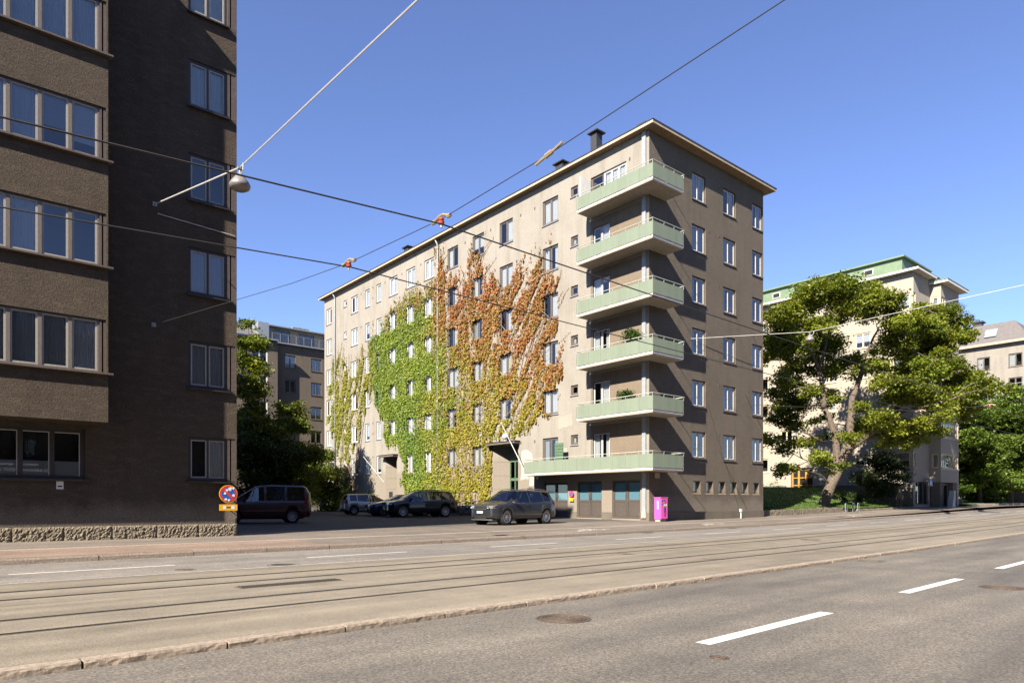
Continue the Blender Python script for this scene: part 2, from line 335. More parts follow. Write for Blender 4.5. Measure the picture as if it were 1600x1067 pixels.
# rails
for v in (8.62, 9.62, 11.62, 12.62):
    gr = strip('tar_seam', -12, 140, v - .055, v + .05, lambda u, v: road_z(u) + .064, 'tar', parent=bed, kind=None)
    strip('rail', -12, 140, v - .024, v + .022, lambda u, v: road_z(u) + .069, 'rail', parent=bed, kind=None)
# paint
def dash(parent, u0, u1, v, wd, zf, mat='paint', name='lane_dash'):
    return strip(name, u0, u1, v - wd / 2, v + wd / 2, zf, mat, du=1.0, parent=parent, kind=None)
for k in range(12): dash(near, 5.95 + 5.65 * k, 8.82 + 5.65 * k, 3.75 + .012 * k, .17, lambda u, v: road_z(u) + .004)
for k in range(-1, 14): dash(far, 1.6 + 5.9 * k, 4.5 + 5.9 * k, 15.75, .11, lambda u, v: road_z(u) + .060)
strip('edge_line', -30, 120, V_LANE - .02, V_LANE + .09, lambda u, v: road_z(u) + .0645, 'paint_worn', parent=far, kind=None)
# kerbs: every stone its own piece
def rough_stone(L, wd, h, seed, amp):
    b = MB(); nx, ny, nz = max(4, int(L / .06)) if amp > .008 else 4, 3, 3
    nx = min(nx, 26)
    def P(x, y, z):
        q = Vector((x * 5 + seed * 9.1, y * 9, z * 9)); d = noise.noise(q) * amp + noise.noise(q * 3.1) * amp * .6
        return (x, y - d * (1 if y <= 0 else 0), z + d * .25 * (1 if z > h * .5 else 0))
    # front face then top, then ends
    prof = [(0, -.05), (0, h * .35), (0, h * .7), (.012, h), (wd * .5, h), (wd, h), (wd, -.05)]
    vs = []; n = len(prof)
    for i in range(nx + 1):
        x = -L / 2 + .011 + (L - .022) * i / nx
        for (y, z) in prof: vs.append(P(x, y, z))
    fs = [(i * n + j, (i + 1) * n + j, (i + 1) * n + j + 1, i * n + j + 1) for i in range(nx) for j in range(n - 1)]
    fs += [tuple(range(n)), tuple(nx * n + j for j in range(n - 1, -1, -1))]
    return b.add(vs, fs)
def kerb(name, u0, u1, v, L, wd, h, base, amp, mat='kerb', nvar=6, jit=.12, filt=None):
    root = structure(name); meshes = [rough_stone(L, wd, h, k + len(name), amp).mesh('kerb_stone', mat) for k in range(nvar)]
    u = u0; k = 0
    while u < u1:
        s = 1 + random.uniform(-jit, jit); uc = u + L * s / 2; x, y = XY(uc, v + random.uniform(-.006, .006))
        if filt is None or filt(uc):
            o = O('kerb_stone', meshes[k % nvar], None, root, (x, y, base(uc) + random.uniform(-.004, .004)), SA); o.scale.x = s
            o.rotation_euler.y = -math.atan2(base(uc + .5) - base(uc - .5), 1)
        u += L * s; k += 1
    return root
kerb('median_kerb', -8, 110, V_KERB0, 1.35, .15, .074, lambda u: road_z(u), .009)
kerb('pavement_kerb', -8, 120, V_KERB2, 1.9, .16, .135, lambda u: road_z(u) + .055, .004)
kerb('granite_strip', -8, 120, V_STRIP, 1.2, .2, .052, lambda u: gzuv(u, V_STRIP) - .04, .003)
# cycle symbols on the cycle path
def cycle_symbol(u, v):
    b = MB(); 
    def P(x, y): X, Y = XY(u + x, v + y); return (X, Y, gz(X, Y) + .005)
    def ring(cx, cy, r, wd=.05, n=18):
        for k in range(n):
            a, c = 2 * PI * k / n, 2 * PI * (k + 1) / n
            b.quad(P(cx + r * math.cos(a), cy + r * math.sin(a)), P(cx + (r + wd) * math.cos(a), cy + (r + wd) * math.sin(a)), P(cx + (r + wd) * math.cos(c), cy + (r + wd) * math.sin(c)), P(cx + r * math.cos(c), cy + r * math.sin(c)))
    def bar(x0, y0, x1, y1, wd=.05):
        d = Vector((x1 - x0, y1 - y0)); nn = Vector((-d.y, d.x)).normalized() * wd / 2
        b.quad(P(x0 - nn.x, y0 - nn.y), P(x1 - nn.x, y1 - nn.y), P(x1 + nn.x, y1 + nn.y), P(x0 + nn.x, y0 + nn.y))
    ring(-.45, 0, .22); ring(.45, 0, .22)
    for q in ((-.45, 0, -.15, .42), (-.15, .42, .3, .42), (.45, 0, .28, .55), (-.45, 0, 0, 0), (0, 0, .3, .42), (0, 0, -.2, .5), (.28, .55, .45, .55), (-.3, .52, -.1, .52)): bar(*q)
    bar(-1.3, -.35, -.75, -.2, .09); bar(.8, .2, 1.3, .1, .09)
    return O('cycle_symbol', b, 'paint', cyc)
for u, v in ((22.0, 19.2), (31.5, 19.25), (50.0, 19.3)): cycle_symbol(u, v)
# covers
def manhole(u, v, r, label, mat='iron', zo=.004, ribs=6):
    x, y = XY(u, v); t = thing('manhole_cover', (x, y, gz(x, y)), label, 'manhole cover')
    O('rim', MB().lathe([(r, -.02), (r, .004), (r * .94, .006), (r * .93, .0)], 40), mat, t)
    b = MB().lathe([(r * .925, .001), (0.001, .001)], 40)
    for k in range(1, ribs): rr = r * .92 * k / ribs; b.lathe([(rr - .012, .001), (rr - .008, .009), (rr + .008, .009), (rr + .012, .001)], 40)
    for k in range(6): a = k * PI / 6; c, s_ = math.cos(a) * r * .6, math.sin(a) * r * .6; b.tube([(-c, -s_, .003), (c, s_, .003)], .007, 4)
    O('lid', b, mat, t)
    return t
manhole(6.0, 5.69, .335, 'large round ribbed rusty manhole cover in the asphalt beside the median kerb', ribs=7)
manhole(5.53, 3.31, .09, 'small round water valve cover in the asphalt below the first lane dash', ribs=3)
manhole(13.5, 2.9, .33, 'brown round manhole cover in the asphalt beyond the second lane dash', ribs=6)
manhole(17.25, 6.3, .30, 'black sunken round cover in the asphalt close to the median kerb', 'tar', ribs=3)
manhole(6.25, 14.25, .33, 'dark round manhole cover on the edge line beside the tram track', 'iron_dark', ribs=5)
manhole(4.35, 14.55, .2, 'small reddish round cover in the far lane near the edge line', ribs=4)
manhole(24.0, 10.8, .33, 'reddish worn round cover between the two tram tracks', ribs=4)
x, y = XY(4.9, 10.85); t = thing('drain_grate', (x, y, gz(x, y) + .002), 'long narrow dark iron drain grate between the tram tracks', 'drain grate', rot=SA)
O('frame', MB().box(-.88, .88, -.14, .14, -.03, .003), 'tar', t)
for k in range(30): O('grate_bar', MB().box(-.84 + k * .057, -.815 + k * .057, -.12, .12, .004, .014), 'iron_dark', t)
for u, lab in ((24.3, 'small black gully grate in the gutter in front of the grey SUV'), (31.3, 'small black gully grate in the gutter in front of the pink cabinet')):
    x, y = XY(u, V_KERB2 - .16); t = thing('gully_grate', (x, y, gz(x, y) + .002), lab, 'drain grate', 'gully grates along the pavement kerb', SA)
    O('frame', MB().box(-.3, .3, -.15, .12, -.02, .004), 'tar', t)
    for k in range(6): O('grate_bar', MB().box(-.26 + k * .095, -.2 + k * .095, -.13, .1, .005, .012), 'iron_dark', t)
# ------------------------------------------------------------------ facades
def wall_mesh(wd, z0, z1, holes, reveal=.14, notch=None):
    """front face in local x,z at y=0 with openings and their reveals (y goes into the wall)"""
    xs = sorted({0, wd} | {h[0] for h in holes} | {h[2] for h in holes}); zs = sorted({z0, z1} | {h[1] for h in holes} | {h[3] for h in holes})
    xs = [x for x in xs if 0 <= x <= wd]; zs = [z for z in zs if z0 <= z <= z1]
    b = MB(); idx = {}
    def V(i, j):
        if (i, j) not in idx: idx[(i, j)] = len(b.v); b.v.append((xs[i], 0, zs[j]))
        return idx[(i, j)]
    for i in range(len(xs) - 1):
        for j in range(len(zs) - 1):
            cx, cz = (xs[i] + xs[i + 1]) / 2, (zs[j] + zs[j + 1]) / 2
            if any(h[0] < cx < h[2] and h[1] < cz < h[3] for h in holes): continue
            b.f.append((V(i, j), V(i + 1, j), V(i + 1, j + 1), V(i, j + 1))); b.mi.append(0)
    for h in holes:
        x0, a, x1, c = h[:4]; d = h[4] if len(h) > 4 else reveal
        b.quad((x0, 0, a), (x0, 0, c), (x0, d, c), (x0, d, a)); b.quad((x1, 0, c), (x1, 0, a), (x1, d, a), (x1, d, c))
        b.quad((x0, 0, c), (x1, 0, c), (x1, d, c), (x0, d, c)); b.quad((x1, 0, a), (x0, 0, a), (x0, d, a), (x1, d, a))
    return b
class Facade:
    """a wall plane: origin = its lower left corner seen from outside, rot = 0 faces -Y, -90 deg faces -X"""
    def __init__(s, bld, origin, rot, wd, z0, z1, mat, reveal=.14):
        s.b = bld; s.o = sub(origin, bld.location); s.rot = rot; s.wd = wd; s.z0 = z0; s.z1 = z1; s.mat = mat; s.h = []; s.reveal = reveal
    def at(s, x, y, z):
        c, q = math.cos(s.rot), math.sin(s.rot); return (s.o[0] + c * x - q * y, s.o[1] + q * x + c * y, s.o[2] + z)
    def part(s, name, mb, mats, x=0, y=0, z=0, smooth=False, label=None): return O(name, mb, mats, s.b, s.at(x, y, z), s.rot, smooth, label=label)
    def hole(s, x0, z0, x1, z1, d=None): s.h.append((x0, z0, x1, z1) + ((d,) if d else ()))
    def finish(s, name='wall', room=1.1):
        s.part(name, wall_mesh(s.wd, s.z0, s.z1, s.h, s.reveal), s.mat)
        if room: s.part('dark_backing', MB().quad((.2, room, s.z0), (s.wd - .2, room, s.z0), (s.wd - .2, room, s.z1), (.2, room, s.z1)), 'room')  # dark sheet standing in for unlit rooms, stops light leaking through
CACHE = {}
def cmesh(key, fn):
    if key not in CACHE: CACHE[key] = fn()
    return CACHE[key]
def frame_mb(wd, ht, nm, fo, fi, depth, y0=0.0, split=None):
    """outer frame (slot 0) and the sashes inside it (slot 1)"""
    b = MB(); y1 = y0 + depth
    b.box(0, fo, y0, y1, 0, ht).box(wd - fo, wd, y0, y1, 0, ht).box(fo, wd - fo, y0, y1, 0, fo).box(fo, wd - fo, y0, y1, ht - fo, ht)
    edges = split or [i / nm for i in range(nm + 1)]
    xs = [fo + (wd - 2 * fo) * e for e in edges]; cells = []
    for i in range(nm):
        a, c = xs[i], xs[i + 1]
        if i > 0: b.box(a - fo * .35, a + fo * .35, y0 + .004, y1 - .004, fo, ht - fo)
        a2 = a + (fo * .35 if i else 0); c2 = c - (fo * .35 if i < nm - 1 else 0)
        ya, yb = y0 + .018, y1 - .006
        b.box(a2, a2 + fi, ya, yb, fo, ht - fo, 1).box(c2 - fi, c2, ya, yb, fo, ht - fo, 1).box(a2 + fi, c2 - fi, ya, yb, fo, fo + fi, 1).box(a2 + fi, c2 - fi, ya, yb, ht - fo - fi, ht - fo, 1)
        cells.append((a2 + fi, fo + fi, c2 - fi, ht - fo - fi))
    return b, cells
def curtain_mb(wd, ht, folds=7, amp=.018):
    b = MB(); n = folds * 4; vs = []; 
    for i in range(n + 1):
        x = wd * i / n; y = amp * math.sin(i * PI / 2) + amp * .4 * math.sin(i * 1.7); vs += [(x, y, 0), (x, y, ht)]
    return b.add(vs, [(2 * i, 2 * i + 2, 2 * i + 3, 2 * i + 1) for i in range(n)])
def window(fc, x, z, wd, ht, nm=2, style=('brown_frame', 'white_frame'), fo=.07, fi=.045, y=.07, sill=True, cur=None, sillmat='zinc', split=None, glass='glass', name='window', hole=True, sill_out=.06, label=None):
    """opening + frame (> pane, curtain, sill)"""
    if hole: fc.hole(x, z, x + wd, z + ht)
    key = ('w', round(wd, 3), round(ht, 3), nm, style, fo, fi, tuple(split or ()))
    def mk():
        b, cells = frame_mb(wd, ht, nm, fo, fi, .07, split=split); return b.mesh('window', style), cells
    me, cells = cmesh(key, mk)
    wo = fc.part(name, me, None, x, y, z, label=label)
    for c in cells:
        pm = cmesh(('p', round(c[2] - c[0], 3), round(c[3] - c[1], 3), glass), lambda: MB().quad((0, 0, 0), (c[2] - c[0], 0, 0), (c[2] - c[0], 0, c[3] - c[1]), (0, 0, c[3] - c[1])).mesh('pane', glass))
        O('pane', pm, None, wo, (c[0], .038, c[1]))
    cur = cur if cur is not None else random.choice(['sides', 'sides', 'full', 'blind', 'right', 'left', 'full', 'full'])
    cm = random.choice(['curtain', 'curtain', 'curtain', 'curtain', 'curtain_grey'])
    def cu(x0, x1, z0, z1, mat, folds=7):
        key = ('c', round(x1 - x0, 2), round(z1 - z0, 2), mat, folds); me = cmesh(key, lambda: curtain_mb(x1 - x0, z1 - z0, folds, .018 if folds > 1 else .002).mesh('curtain', mat))
        O('curtain', me, None, wo, (x0, .10, z0))
    if cur == 'sides': cu(.05, wd * .33, .04, ht - .04, cm, 4); cu(wd * .7, wd - .05, .04, ht - .04, cm, 4)
    elif cur == 'full': cu(.05, wd - .05, .04, ht - .04, 'curtain', 9)
    elif cur == 'left': cu(.05, wd * .5, .04, ht - .04, 'curtain', 5)
    elif cur == 'right': cu(wd * .5, wd - .05, .04, ht - .04, 'curtain', 5)
    elif cur == 'warm': cu(.05, wd * .45, .04, ht - .04, 'curtain', 5); cu(wd * .5, wd - .05, .04, ht - .04, 'curtain_warm', 5)
    elif cur == 'blind': cu(.05, wd - .05, ht * random.choice([.25, .4, .04]), ht - .04, cm, 1)
    elif cur == 'grey': cu(.05, wd - .05, .04, ht - .04, 'curtain_grey', 9)
    elif cur == 'blue': cu(.03, wd - .03, .03, ht - .03, 'curtain_blue', 1)
    if sill:
        sm = cmesh(('s', round(wd, 3), sillmat, sill_out), lambda: MB().add([(-.05, -sill_out - .07, -.03), (wd + .05, -sill_out - .07, -.03), (wd + .05, .03, .012), (-.05, .03, .012), (-.05, -sill_out - .07, -.075), (wd + .05, -sill_out - .07, -.075), (wd + .05, .0 - .07, -.06), (-.05, -.07, -.06)],
                   [(0, 1, 2, 3), (4, 5, 1, 0), (7, 6, 5, 4), (0, 3, 7, 4), (1, 5, 6, 2)]).mesh('sill', sillmat))
        O('sill', sm, None, wo, (0, 0, 0))
    return wo
def vent(fc, x, z):
    me = cmesh('vent', lambda: MB().box(-.055, .055, -.012, .02, -.09, .09).mesh('wall_vent', 'brown_frame')); fc.part('wall_vent', me, None, x, 0, z)
def text(s, size, mat, parent, loc, rot, name='lettering', align='LEFT', ext=.001):
    cu = bpy.data.curves.new(name, 'FONT'); cu.body = s; cu.size = size; cu.align_x = align; cu.extrude = ext
    o = bpy.data.objects.new(name, cu); C.objects.link(o); bpy.context.view_layer.update()
    me = bpy.data.meshes.new_from_object(o.evaluated_get(bpy.context.evaluated_depsgraph_get())); bpy.data.objects.remove(o)
    me.materials.clear(); me.materials.append(M[mat]); q = O(name, me, None, parent, loc); q.rotation_euler = rot; return q
R90 = -PI / 2

# ================================================================== the corner apartment house
MX, MY, MX1, MY1, MTOP = 29.8, 23.83, 41.6, 64.95, 21.83
main = thing('apartment_building', (MX, MY, 0), 'seven storey corner apartment house with green balconies and a creeper on its long side', 'apartment building')
FL = Facade(main, (MX, MY1, 0), R90, MY1 - MY, -.2, MTOP, 'stucco_main')
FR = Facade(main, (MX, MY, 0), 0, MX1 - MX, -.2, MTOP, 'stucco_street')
lx = lambda Y: MY1 - Y
BR = ('brown_frame', 'taupe_frame'); PL = ('pale_frame', 'white_frame'); BW = ('brown_frame', 'white_frame')
PITCH = 3.04
cols = [(31.0, 32.44, BR, 2), (35.43, 36.86, BR, 2), (38.62, 39.99, BR, 2), (41.8, 43.2, BR, 2), (45.06, 46.46, PL, 2), (47.81, 49.22, PL, 2),
        (50.63, 52.06, PL, 2), (53.45, 54.27, PL, 1), (55.52, 56.34, PL, 1), (57.79, 59.16, PL, 2), (63.3, 64.5, PL, 2)]
for k in range(6):
    z = 19.17 - PITCH * k
    for i, (a, b_, st, nm) in enumerate(cols):
        if k == 5 and i in (1, 6): continue            # the two porches
        if k == 5 and i == 0:
            window(FL, lx(b_), z - .1, b_ - a, 1.65, nm, st, cur='sides'); continue
        if k == 5 and i in (4, 5): window(FL, lx(b_) + .1, z - .2, b_ - a - .2, 1.7, 2, st, cur='sides'); continue
        c = None
        if i in (4, 5, 6, 7): c = random.choice(['full', 'full', 'sides', 'blind'])
        if k == 3 and i == 1: c = 'warm'
        window(FL, lx(b_), z, b_ - a, 1.56, nm, st, cur=c)
    for a, b_, st in ((29.26, 29.88, BR),) + (((60.03, 60.65, PL),) if k < 6 else ()):
        if a > 50 and k > 1 and k < 2: continue
        window(FL, lx(b_), z + .98, b_ - a, .6, 1, st, fo=.08, cur='left' if k % 2 else 'none')
    for Y in (44.55 + 2.4, 49.9, 52.75, 57.15, 37.75 + .1, 34.6, 33.2, 38.0 + 2.9): vent(FL, lx(Y), z + 1.42)
    vent(FL, lx(54.9), z + 1.5); vent(FL, lx(54.9), z + .55)
# doors and windows on the balconies
for k in range(6):
    zb = 18.44 - PITCH * k; zt = 20.73 - PITCH * k
    if k == 0:
        window(FL, lx(28.2), zb, .98, zt - zb, 1, BR, fo=.06, sill=False, cur='none', name='balcony_door')
        window(FL, lx(27.22), zt - 1.45, 27.22 - 25.46, 1.45, 3, PL, cur='full')
        leaf = O('open_door_leaf', MB().box(0, .07, -.85, 0, 0, 2.1).box(.9, .95, -.02, 0, 0, 0.01), 'white_frame', main, FL.at(lx(28.25), -.02, zb + .02))
        leaf.rotation_euler = (0, 0, R90)
    else:
        window(FL, lx(28.06), zb, 1.36, zt - zb, 2, BW, fo=.07, sill=False, cur=random.choice(['left', 'sides', 'right']), name='balcony_door')
    vent(FL, lx(25.2), zt)
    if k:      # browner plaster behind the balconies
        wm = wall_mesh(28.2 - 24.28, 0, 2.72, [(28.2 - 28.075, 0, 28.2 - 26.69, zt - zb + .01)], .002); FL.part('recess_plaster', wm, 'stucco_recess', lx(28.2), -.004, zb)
# cellar window, garage doors, arched hatch, porches
window(FL, lx(56.25), 1.5, .75, 1.1, 1, PL, cur='none')
for a, b_ in ((24.45, 26.52), (27.33, 29.36), (30.15, 32.36)):
    FL.hole(lx(b_), .50, lx(a), 2.66, .22)
    gd = FL.part('garage_door', MB().box(0, b_ - a, .14, .2, 0, 2.16), 'garage', lx(b_), 0, .5)
    hw = (b_ - a) / 2
    for j in range(2):
        lf = O('door_leaf', frame_mb(hw - .02, 2.12, 1, .11, .012, .05)[0], ('garage', 'trim'), gd, (j * hw + .01, .095, .02))
        O('lower_panel', MB().box(.12, hw - .14, .115, .139, .12, .92), 'garage', gd, (j * hw + .01, 0, .02))
        O('mid_rail', MB().box(.11, hw - .13, .1, .139, .92, 1.04), 'garage', gd, (j * hw + .01, 0, .02))
        O('pane', MB().quad((.12, .118, 1.04), (hw - .14, .118, 1.04), (hw - .14, .118, 2.0), (.12, .118, 2.0)), 'glass', gd, (j * hw + .01, 0, .02))
        O('blind', MB().box(.12, hw - .14, .126, .136, 1.04, 2.0), 'curtain_blue', gd, (j * hw + .01, 0, .02))
    O('handle', MB().tube([(hw + .06, .07, .95), (hw + .06, .07, 1.2)], .015, 6), 'chrome', gd)
arch = [(0, 0), (.95, 0)] + [(.475 + .475 * math.cos(t * PI / 10), 1.55 + .475 * math.sin(t * PI / 10)) for t in range(11)]
FL.part('arched_hatch', MB().slab_y(arch, -.015, .02), 'plinth', lx(34.12), 0, .42)
FL.part('hatch_leaf', MB().slab_y([(x * .84 + .075, z * .95 + .03) for x, z in arch], -.022, -.005), 'garage', lx(34.12), 0, .42)
def porch(Y0, Y1, ztop, depth, zsill):
    FL.hole(lx(Y1), zsill, lx(Y0), ztop, depth + .02); wd = Y1 - Y0; H_ = ztop - zsill; dw = wd - depth
    sr = FL.part('splayed_reveal', MB().prism([(.002, .0), (depth, depth), (.002, depth)], 0, H_ - .003), 'stucco_main', lx(Y1), 0, zsill)
    for q in range(4):   # joints of the stone lining
        O('reveal_joint', MB().add([(.03, .024, 0), (depth - .03, depth - .036, 0), (depth - .03, depth - .036, .014), (.03, .024, .014)], [(0, 1, 2, 3)]), 'plinth', sr, (.004, -.004, .75 + q * .95))
    O('house_plate', MB().add([(.22, .214, 0), (.45, .444, 0), (.45, .444, .5), (.22, .214, .5)], [(0, 1, 2, 3)]), 'trim', sr, (.006, -.006, 1.0))
    dr = FL.part('entrance_door', MB().box(depth, wd, depth - .05, depth, 0, H_ - .02), 'door_green', lx(Y1), 0, zsill)
    for j in range(3):
        cx = depth + .1 + j * (dw - .2) / 3; wj = (dw - .2) / 3 - .06
        for (za, zb) in ((.15, .9), (1.0, 2.3), (2.5, min(3.6, H_ - .25))):
            O('pane' if za > .5 else 'door_panel', MB().box(cx, cx + wj, depth - .075, depth - .052, za, zb), 'glass_shop' if za > .5 else 'door_green', dr)
            for q in (cx - .03, cx + wj - .01): O('door_stile', MB().box(q, q + .04, depth - .09, depth - .0535, za, zb), 'door_green', dr)
    O('handle', MB().tube([(depth + dw * .45, depth - .12, 1.0), (depth + dw * .45, depth - .12, 1.5)], .018, 6), 'chrome', dr)
    FL.part('porch_canopy', MB().box(-.25, wd + .2, -.5, -.004, 0, .13).box(-.28, wd + .23, -.53, -.004, .131, .19, 1), ('plinth', 'roof_dark'), lx(Y1), 0, ztop + .02)
    FL.part('porch_step', MB().box(0, wd, -.25, depth, 0, zsill - .3), 'slab', lx(Y1), 0, .28)
porch(34.88, 37.55, 5.35, .85, .62); porch(50.75, 52.65, 5.3, .85, .85)
FL.part('porch_lamp', MB().lathe([(.05, 0), (.06, .12), (.16, .16), (.22, .3), (.2, .42), (.05, .5), (.001, .51)], 14), 'white', lx(35.75), -.4, 5.57, True)
fp = FL.part('flagpole', MB().tube([(0, 0, 0), (-.75, -1.55, 3.35)], [.035, .025], 8).lathe([(.001, 3.3), (.06, 3.35), (.06, 3.42), (.001, 3.46)], 8, c=(-.75, -1.55, 0)), 'white', lx(33.95), -.03, 3.2)
fp2 = FL.part('flagpole', MB().tube([(0, 0, 0), (-.9, -1.5, 2.2)], [.03, .025], 8), 'white', lx(52.9), -.03, 3.2)
FL.finish()
# street side
for k in range(6):
    z = 19.22 - PITCH * k
    window(FR, 33.74 - MX, z, 1.36, 1.56, 2, BW, sillmat='brown_frame', y=.08, cur=random.choice(['sides', 'full', 'left', 'sides']))
    window(FR, 36.95 - MX, z, 1.38, 1.56, 2, BW, sillmat='brown_frame', y=.08, cur=random.choice(['sides', 'full', 'right', 'sides']))
    window(FR, 40.25 - MX, z, 1.26, 1.56, 2, BW, sillmat='brown_frame', y=.08, cur=random.choice(['sides', 'full', 'sides']))
    vent(FR, 35.42 - MX, z + 1.5); vent(FR, 36.52 - MX, z + 1.5)
for i in range(6):
    x = 33.87 - MX + i * 1.302; window(FR, x, 1.98, .72, .7, 1, ('taupe_frame', 'taupe_frame'), fo=.05, fi=.02, y=.16, cur='grey', sillmat='fascia', sill_out=.1)
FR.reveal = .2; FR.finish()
FR.part('plinth', MB().box(-.03, MX1 - MX + .02, -.05, -.003, 0, .87), 'plinth')
FL.part('plinth', MB().box(lx(24.44), lx(23.83) + .05, -.05, -.003, 0, .85), 'plinth')
for a, b_ in ((26.53, 27.32), (29.37, 30.14)): FL.part('pier_base', MB().box(lx(b_), lx(a), -.012, -.002, 0, .85), 'plinth')
# the unseen sides
bw = Facade(main, (MX1, MY, 0), PI / 2, MY1 - MY, -.2, MTOP, 'stucco_street'); bw.finish(room=0)
nw = Facade(main, (MX1, MY1, 0), PI, MX1 - MX, -.2, MTOP, 'stucco_main'); nw.finish(room=0)
# eaves and roof
ox, oy = .42, .58
ea = O('eaves', MB().box(-ox, MX1 - MX + .55, -oy, MY1 - MY + .5, MTOP, MTOP + .05), 'soffit', main)
O('fascia', MB().box(-ox - .03, -ox, -oy - .03, MY1 - MY + .5, MTOP - .01, MTOP + .19).box(-ox, MX1 - MX + .58, -oy - .03, -oy, MTOP - .01, MTOP + .19), 'fascia', ea)
rx0, rx1, ry0, ry1 = -ox - .06, MX1 - MX + .6, -oy - .06, MY1 - MY + .55; zr = MTOP + .195; mx = (rx0 + rx1) / 2
O('roof', MB().add([(rx0, ry0, zr), (rx1, ry0, zr), (rx1, ry1, zr), (rx0, ry1, zr), (mx, ry0 + 6, zr + 1.55), (mx, ry1 - 6, zr + 1.55), (rx0, ry0, zr - .05), (rx1, ry0, zr - .05), (rx1, ry1, zr - .05), (rx0, ry1, zr - .05)],
  [(0, 1, 4), (1, 2, 5, 4), (2, 3, 5), (3, 0, 4, 5), (6, 7, 1, 0), (9, 6, 0, 3), (7, 8, 2, 1), (8, 9, 3, 2), (9, 8, 7, 6)]), 'roof_dark', main)
gs = MB()
for zz in (.16, .27): gs.tube([(rx0 + .45, ry0 + .5, zr + zz), (rx0 + .45, ry1 - .5, zr + zz)], .018, 5)
O('snow_guard', gs, 'zinc', main)
def chimney(x, y, wx, wy, z1):
    c = O('chimney', MB().box(-wx / 2, wx / 2, -wy / 2, wy / 2, MTOP + .2, z1 - .22), 'chimney', main, (x - MX, y - MY, 0))
    O('chimney_cap', MB().box(-wx / 2 - .16, wx / 2 + .16, -wy / 2 - .16, wy / 2 + .16, z1 - .16, z1 - .08).add([(-wx / 2 - .16, -wy / 2 - .16, z1 - .08), (wx / 2 + .16, -wy / 2 - .16, z1 - .08), (wx / 2 + .16, wy / 2 + .16, z1 - .08), (-wx / 2 - .16, wy / 2 + .16, z1 - .08), (0, 0, z1 + .05)], [(0, 1, 4), (1, 2, 4), (2, 3, 4), (3, 0, 4)]).box(-wx / 2 + .05, wx / 2 - .05, -wy / 2 + .05, wy / 2 - .05, z1 - .22, z1 - .16), 'chimney', c)
chimney(32.0, 29.8, .52, .52, 24.95); chimney(33.2, 34.1, .7, .7, 25.0); chimney(33.2, 54.3, .7, .7, 24.95); chimney(31.6, 25.6, .3, .3, 23.55)
rl = MB()
for i in range(2): rl.tube([(31.3 - MX, 56.3 - MY + i * .5, zr), (31.3 - MX, 56.3 - MY + i * .5, zr + 1.3), (31.9 - MX, 56.3 - MY + i * .5, zr + 1.4)], .03, 5)
for q in range(4): rl.tube([(31.3 - MX, 56.3 - MY, zr + .3 + q * .28), (31.3 - MX, 56.8 - MY, zr + .3 + q * .28)], .02, 5)
O('roof_ladder', rl, 'zinc', main)
# drainpipes
def drainpipe(Y, ztop, zbot, wd=.13, mat='pipe'):
    b = MB().tube([(0, -.35, ztop + .02), (0, -.12, ztop - .35), (0, -.09, ztop - .6), (0, -.09, zbot)], wd / 2, 10)
    p = FL.part('drainpipe', b, mat, lx(Y), 0, 0, True)
    for z in np.arange(zbot + 1.0, ztop - .8, 2.6): O('pipe_clip', MB().lathe([(wd / 2 + .008, -.025), (wd / 2 + .012, 0), (wd / 2 + .008, .025)], 10, c=(0, -.09, float(z))), 'zinc', p)
drainpipe(62.4, MTOP, .5); drainpipe(44.42, MTOP, .5)
FL.part('corner_pipe', MB().box(-.125, .125, -.10, -.002, .9, MTOP - .02), 'pipe', lx(24.13), 0, 0)
FL.part('pipe_outlet', MB().box(-.15, .15, -.12, -.055, .55, .9), 'slab', lx(24.13), 0, 0)
# balconies
def balcony(k, y1, x1):
    zb = 18.29 - PITCH * k; p = 1.2
    x0, y0 = -p, -p; Y1 = y1 - MY; X1 = x1 - MX
    b = O('balcony', MB().prism([(x0, y0), (X1, y0), (X1, -.002), (-.002, -.002), (-.002, Y1), (x0, Y1)], 0, .15), 'slab', main, (0, 0, zb))
    O('slab_edge', MB().box(x0 - .02, x0 - .001, y0 - .02, Y1 + .02, .06, .16).box(x0 - .001, X1 + .02, y0 - .02, y0 - .001, .06, .16), 'slab_white', b)
    zp0, zp1, zr_ = .17, .88, 1.02
    n = int(round((Y1 - y0) / .92)); st = (Y1 - y0) / n
    for i in range(n):
        O('panel', MB().box(x0 - .055, x0 - .04, y0 - .055 + i * st + .004, y0 - .055 + (i + 1) * st - .004, zp0, zp1), 'green_panel', b)
    n2 = max(2, int(round((X1 - x0) / .92))); st2 = (X1 - x0) / n2
    for i in range(n2): O('panel', MB().box(x0 - .05 + i * st2 + .004, x0 - .05 + (i + 1) * st2 - .004, y0 - .055, y0 - .04, zp0, zp1), 'green_panel', b)
    O('panel', MB().box(x0 - .03, -.05, Y1 + .02, Y1 + .035, zp0, zp1), 'green_panel', b)
    r = MB().tube([(-.02, Y1 + .03, zr_), (x0 - .07, Y1 + .03, zr_), (x0 - .07, y0 - .07, zr_), (X1 + .03, y0 - .07, zr_), (X1 + .03, -.02, zr_)], .022, 6)
    r.tube([(x0 - .03, Y1, .8), (x0 - .03, y0 - .03, .8), (X1, y0 - .03, .8)], .015, 5)
    O('handrail', r, 'rail_paint', b)
    for i in range(n + 1):
        q = y0 - .03 + i * st; O('baluster', MB().tube([(x0 - .03, q, .1), (x0 - .03, q, .8), (x0 - .07, q, zr_)], .014, 5), 'rail_paint', b)
    for i in range(1, n2 + 1):
        q = x0 + i * st2; O('baluster', MB().tube([(q, y0 - .03, .1), (q, y0 - .03, .8), (q, y0 - .07, zr_)], .014, 5), 'rail_paint', b)
    return b
for k in range(5): balcony(k, 28.15, 31.2)
balcony(5, 32.85, 31.2)
for k in range(2):
    sc = MB()
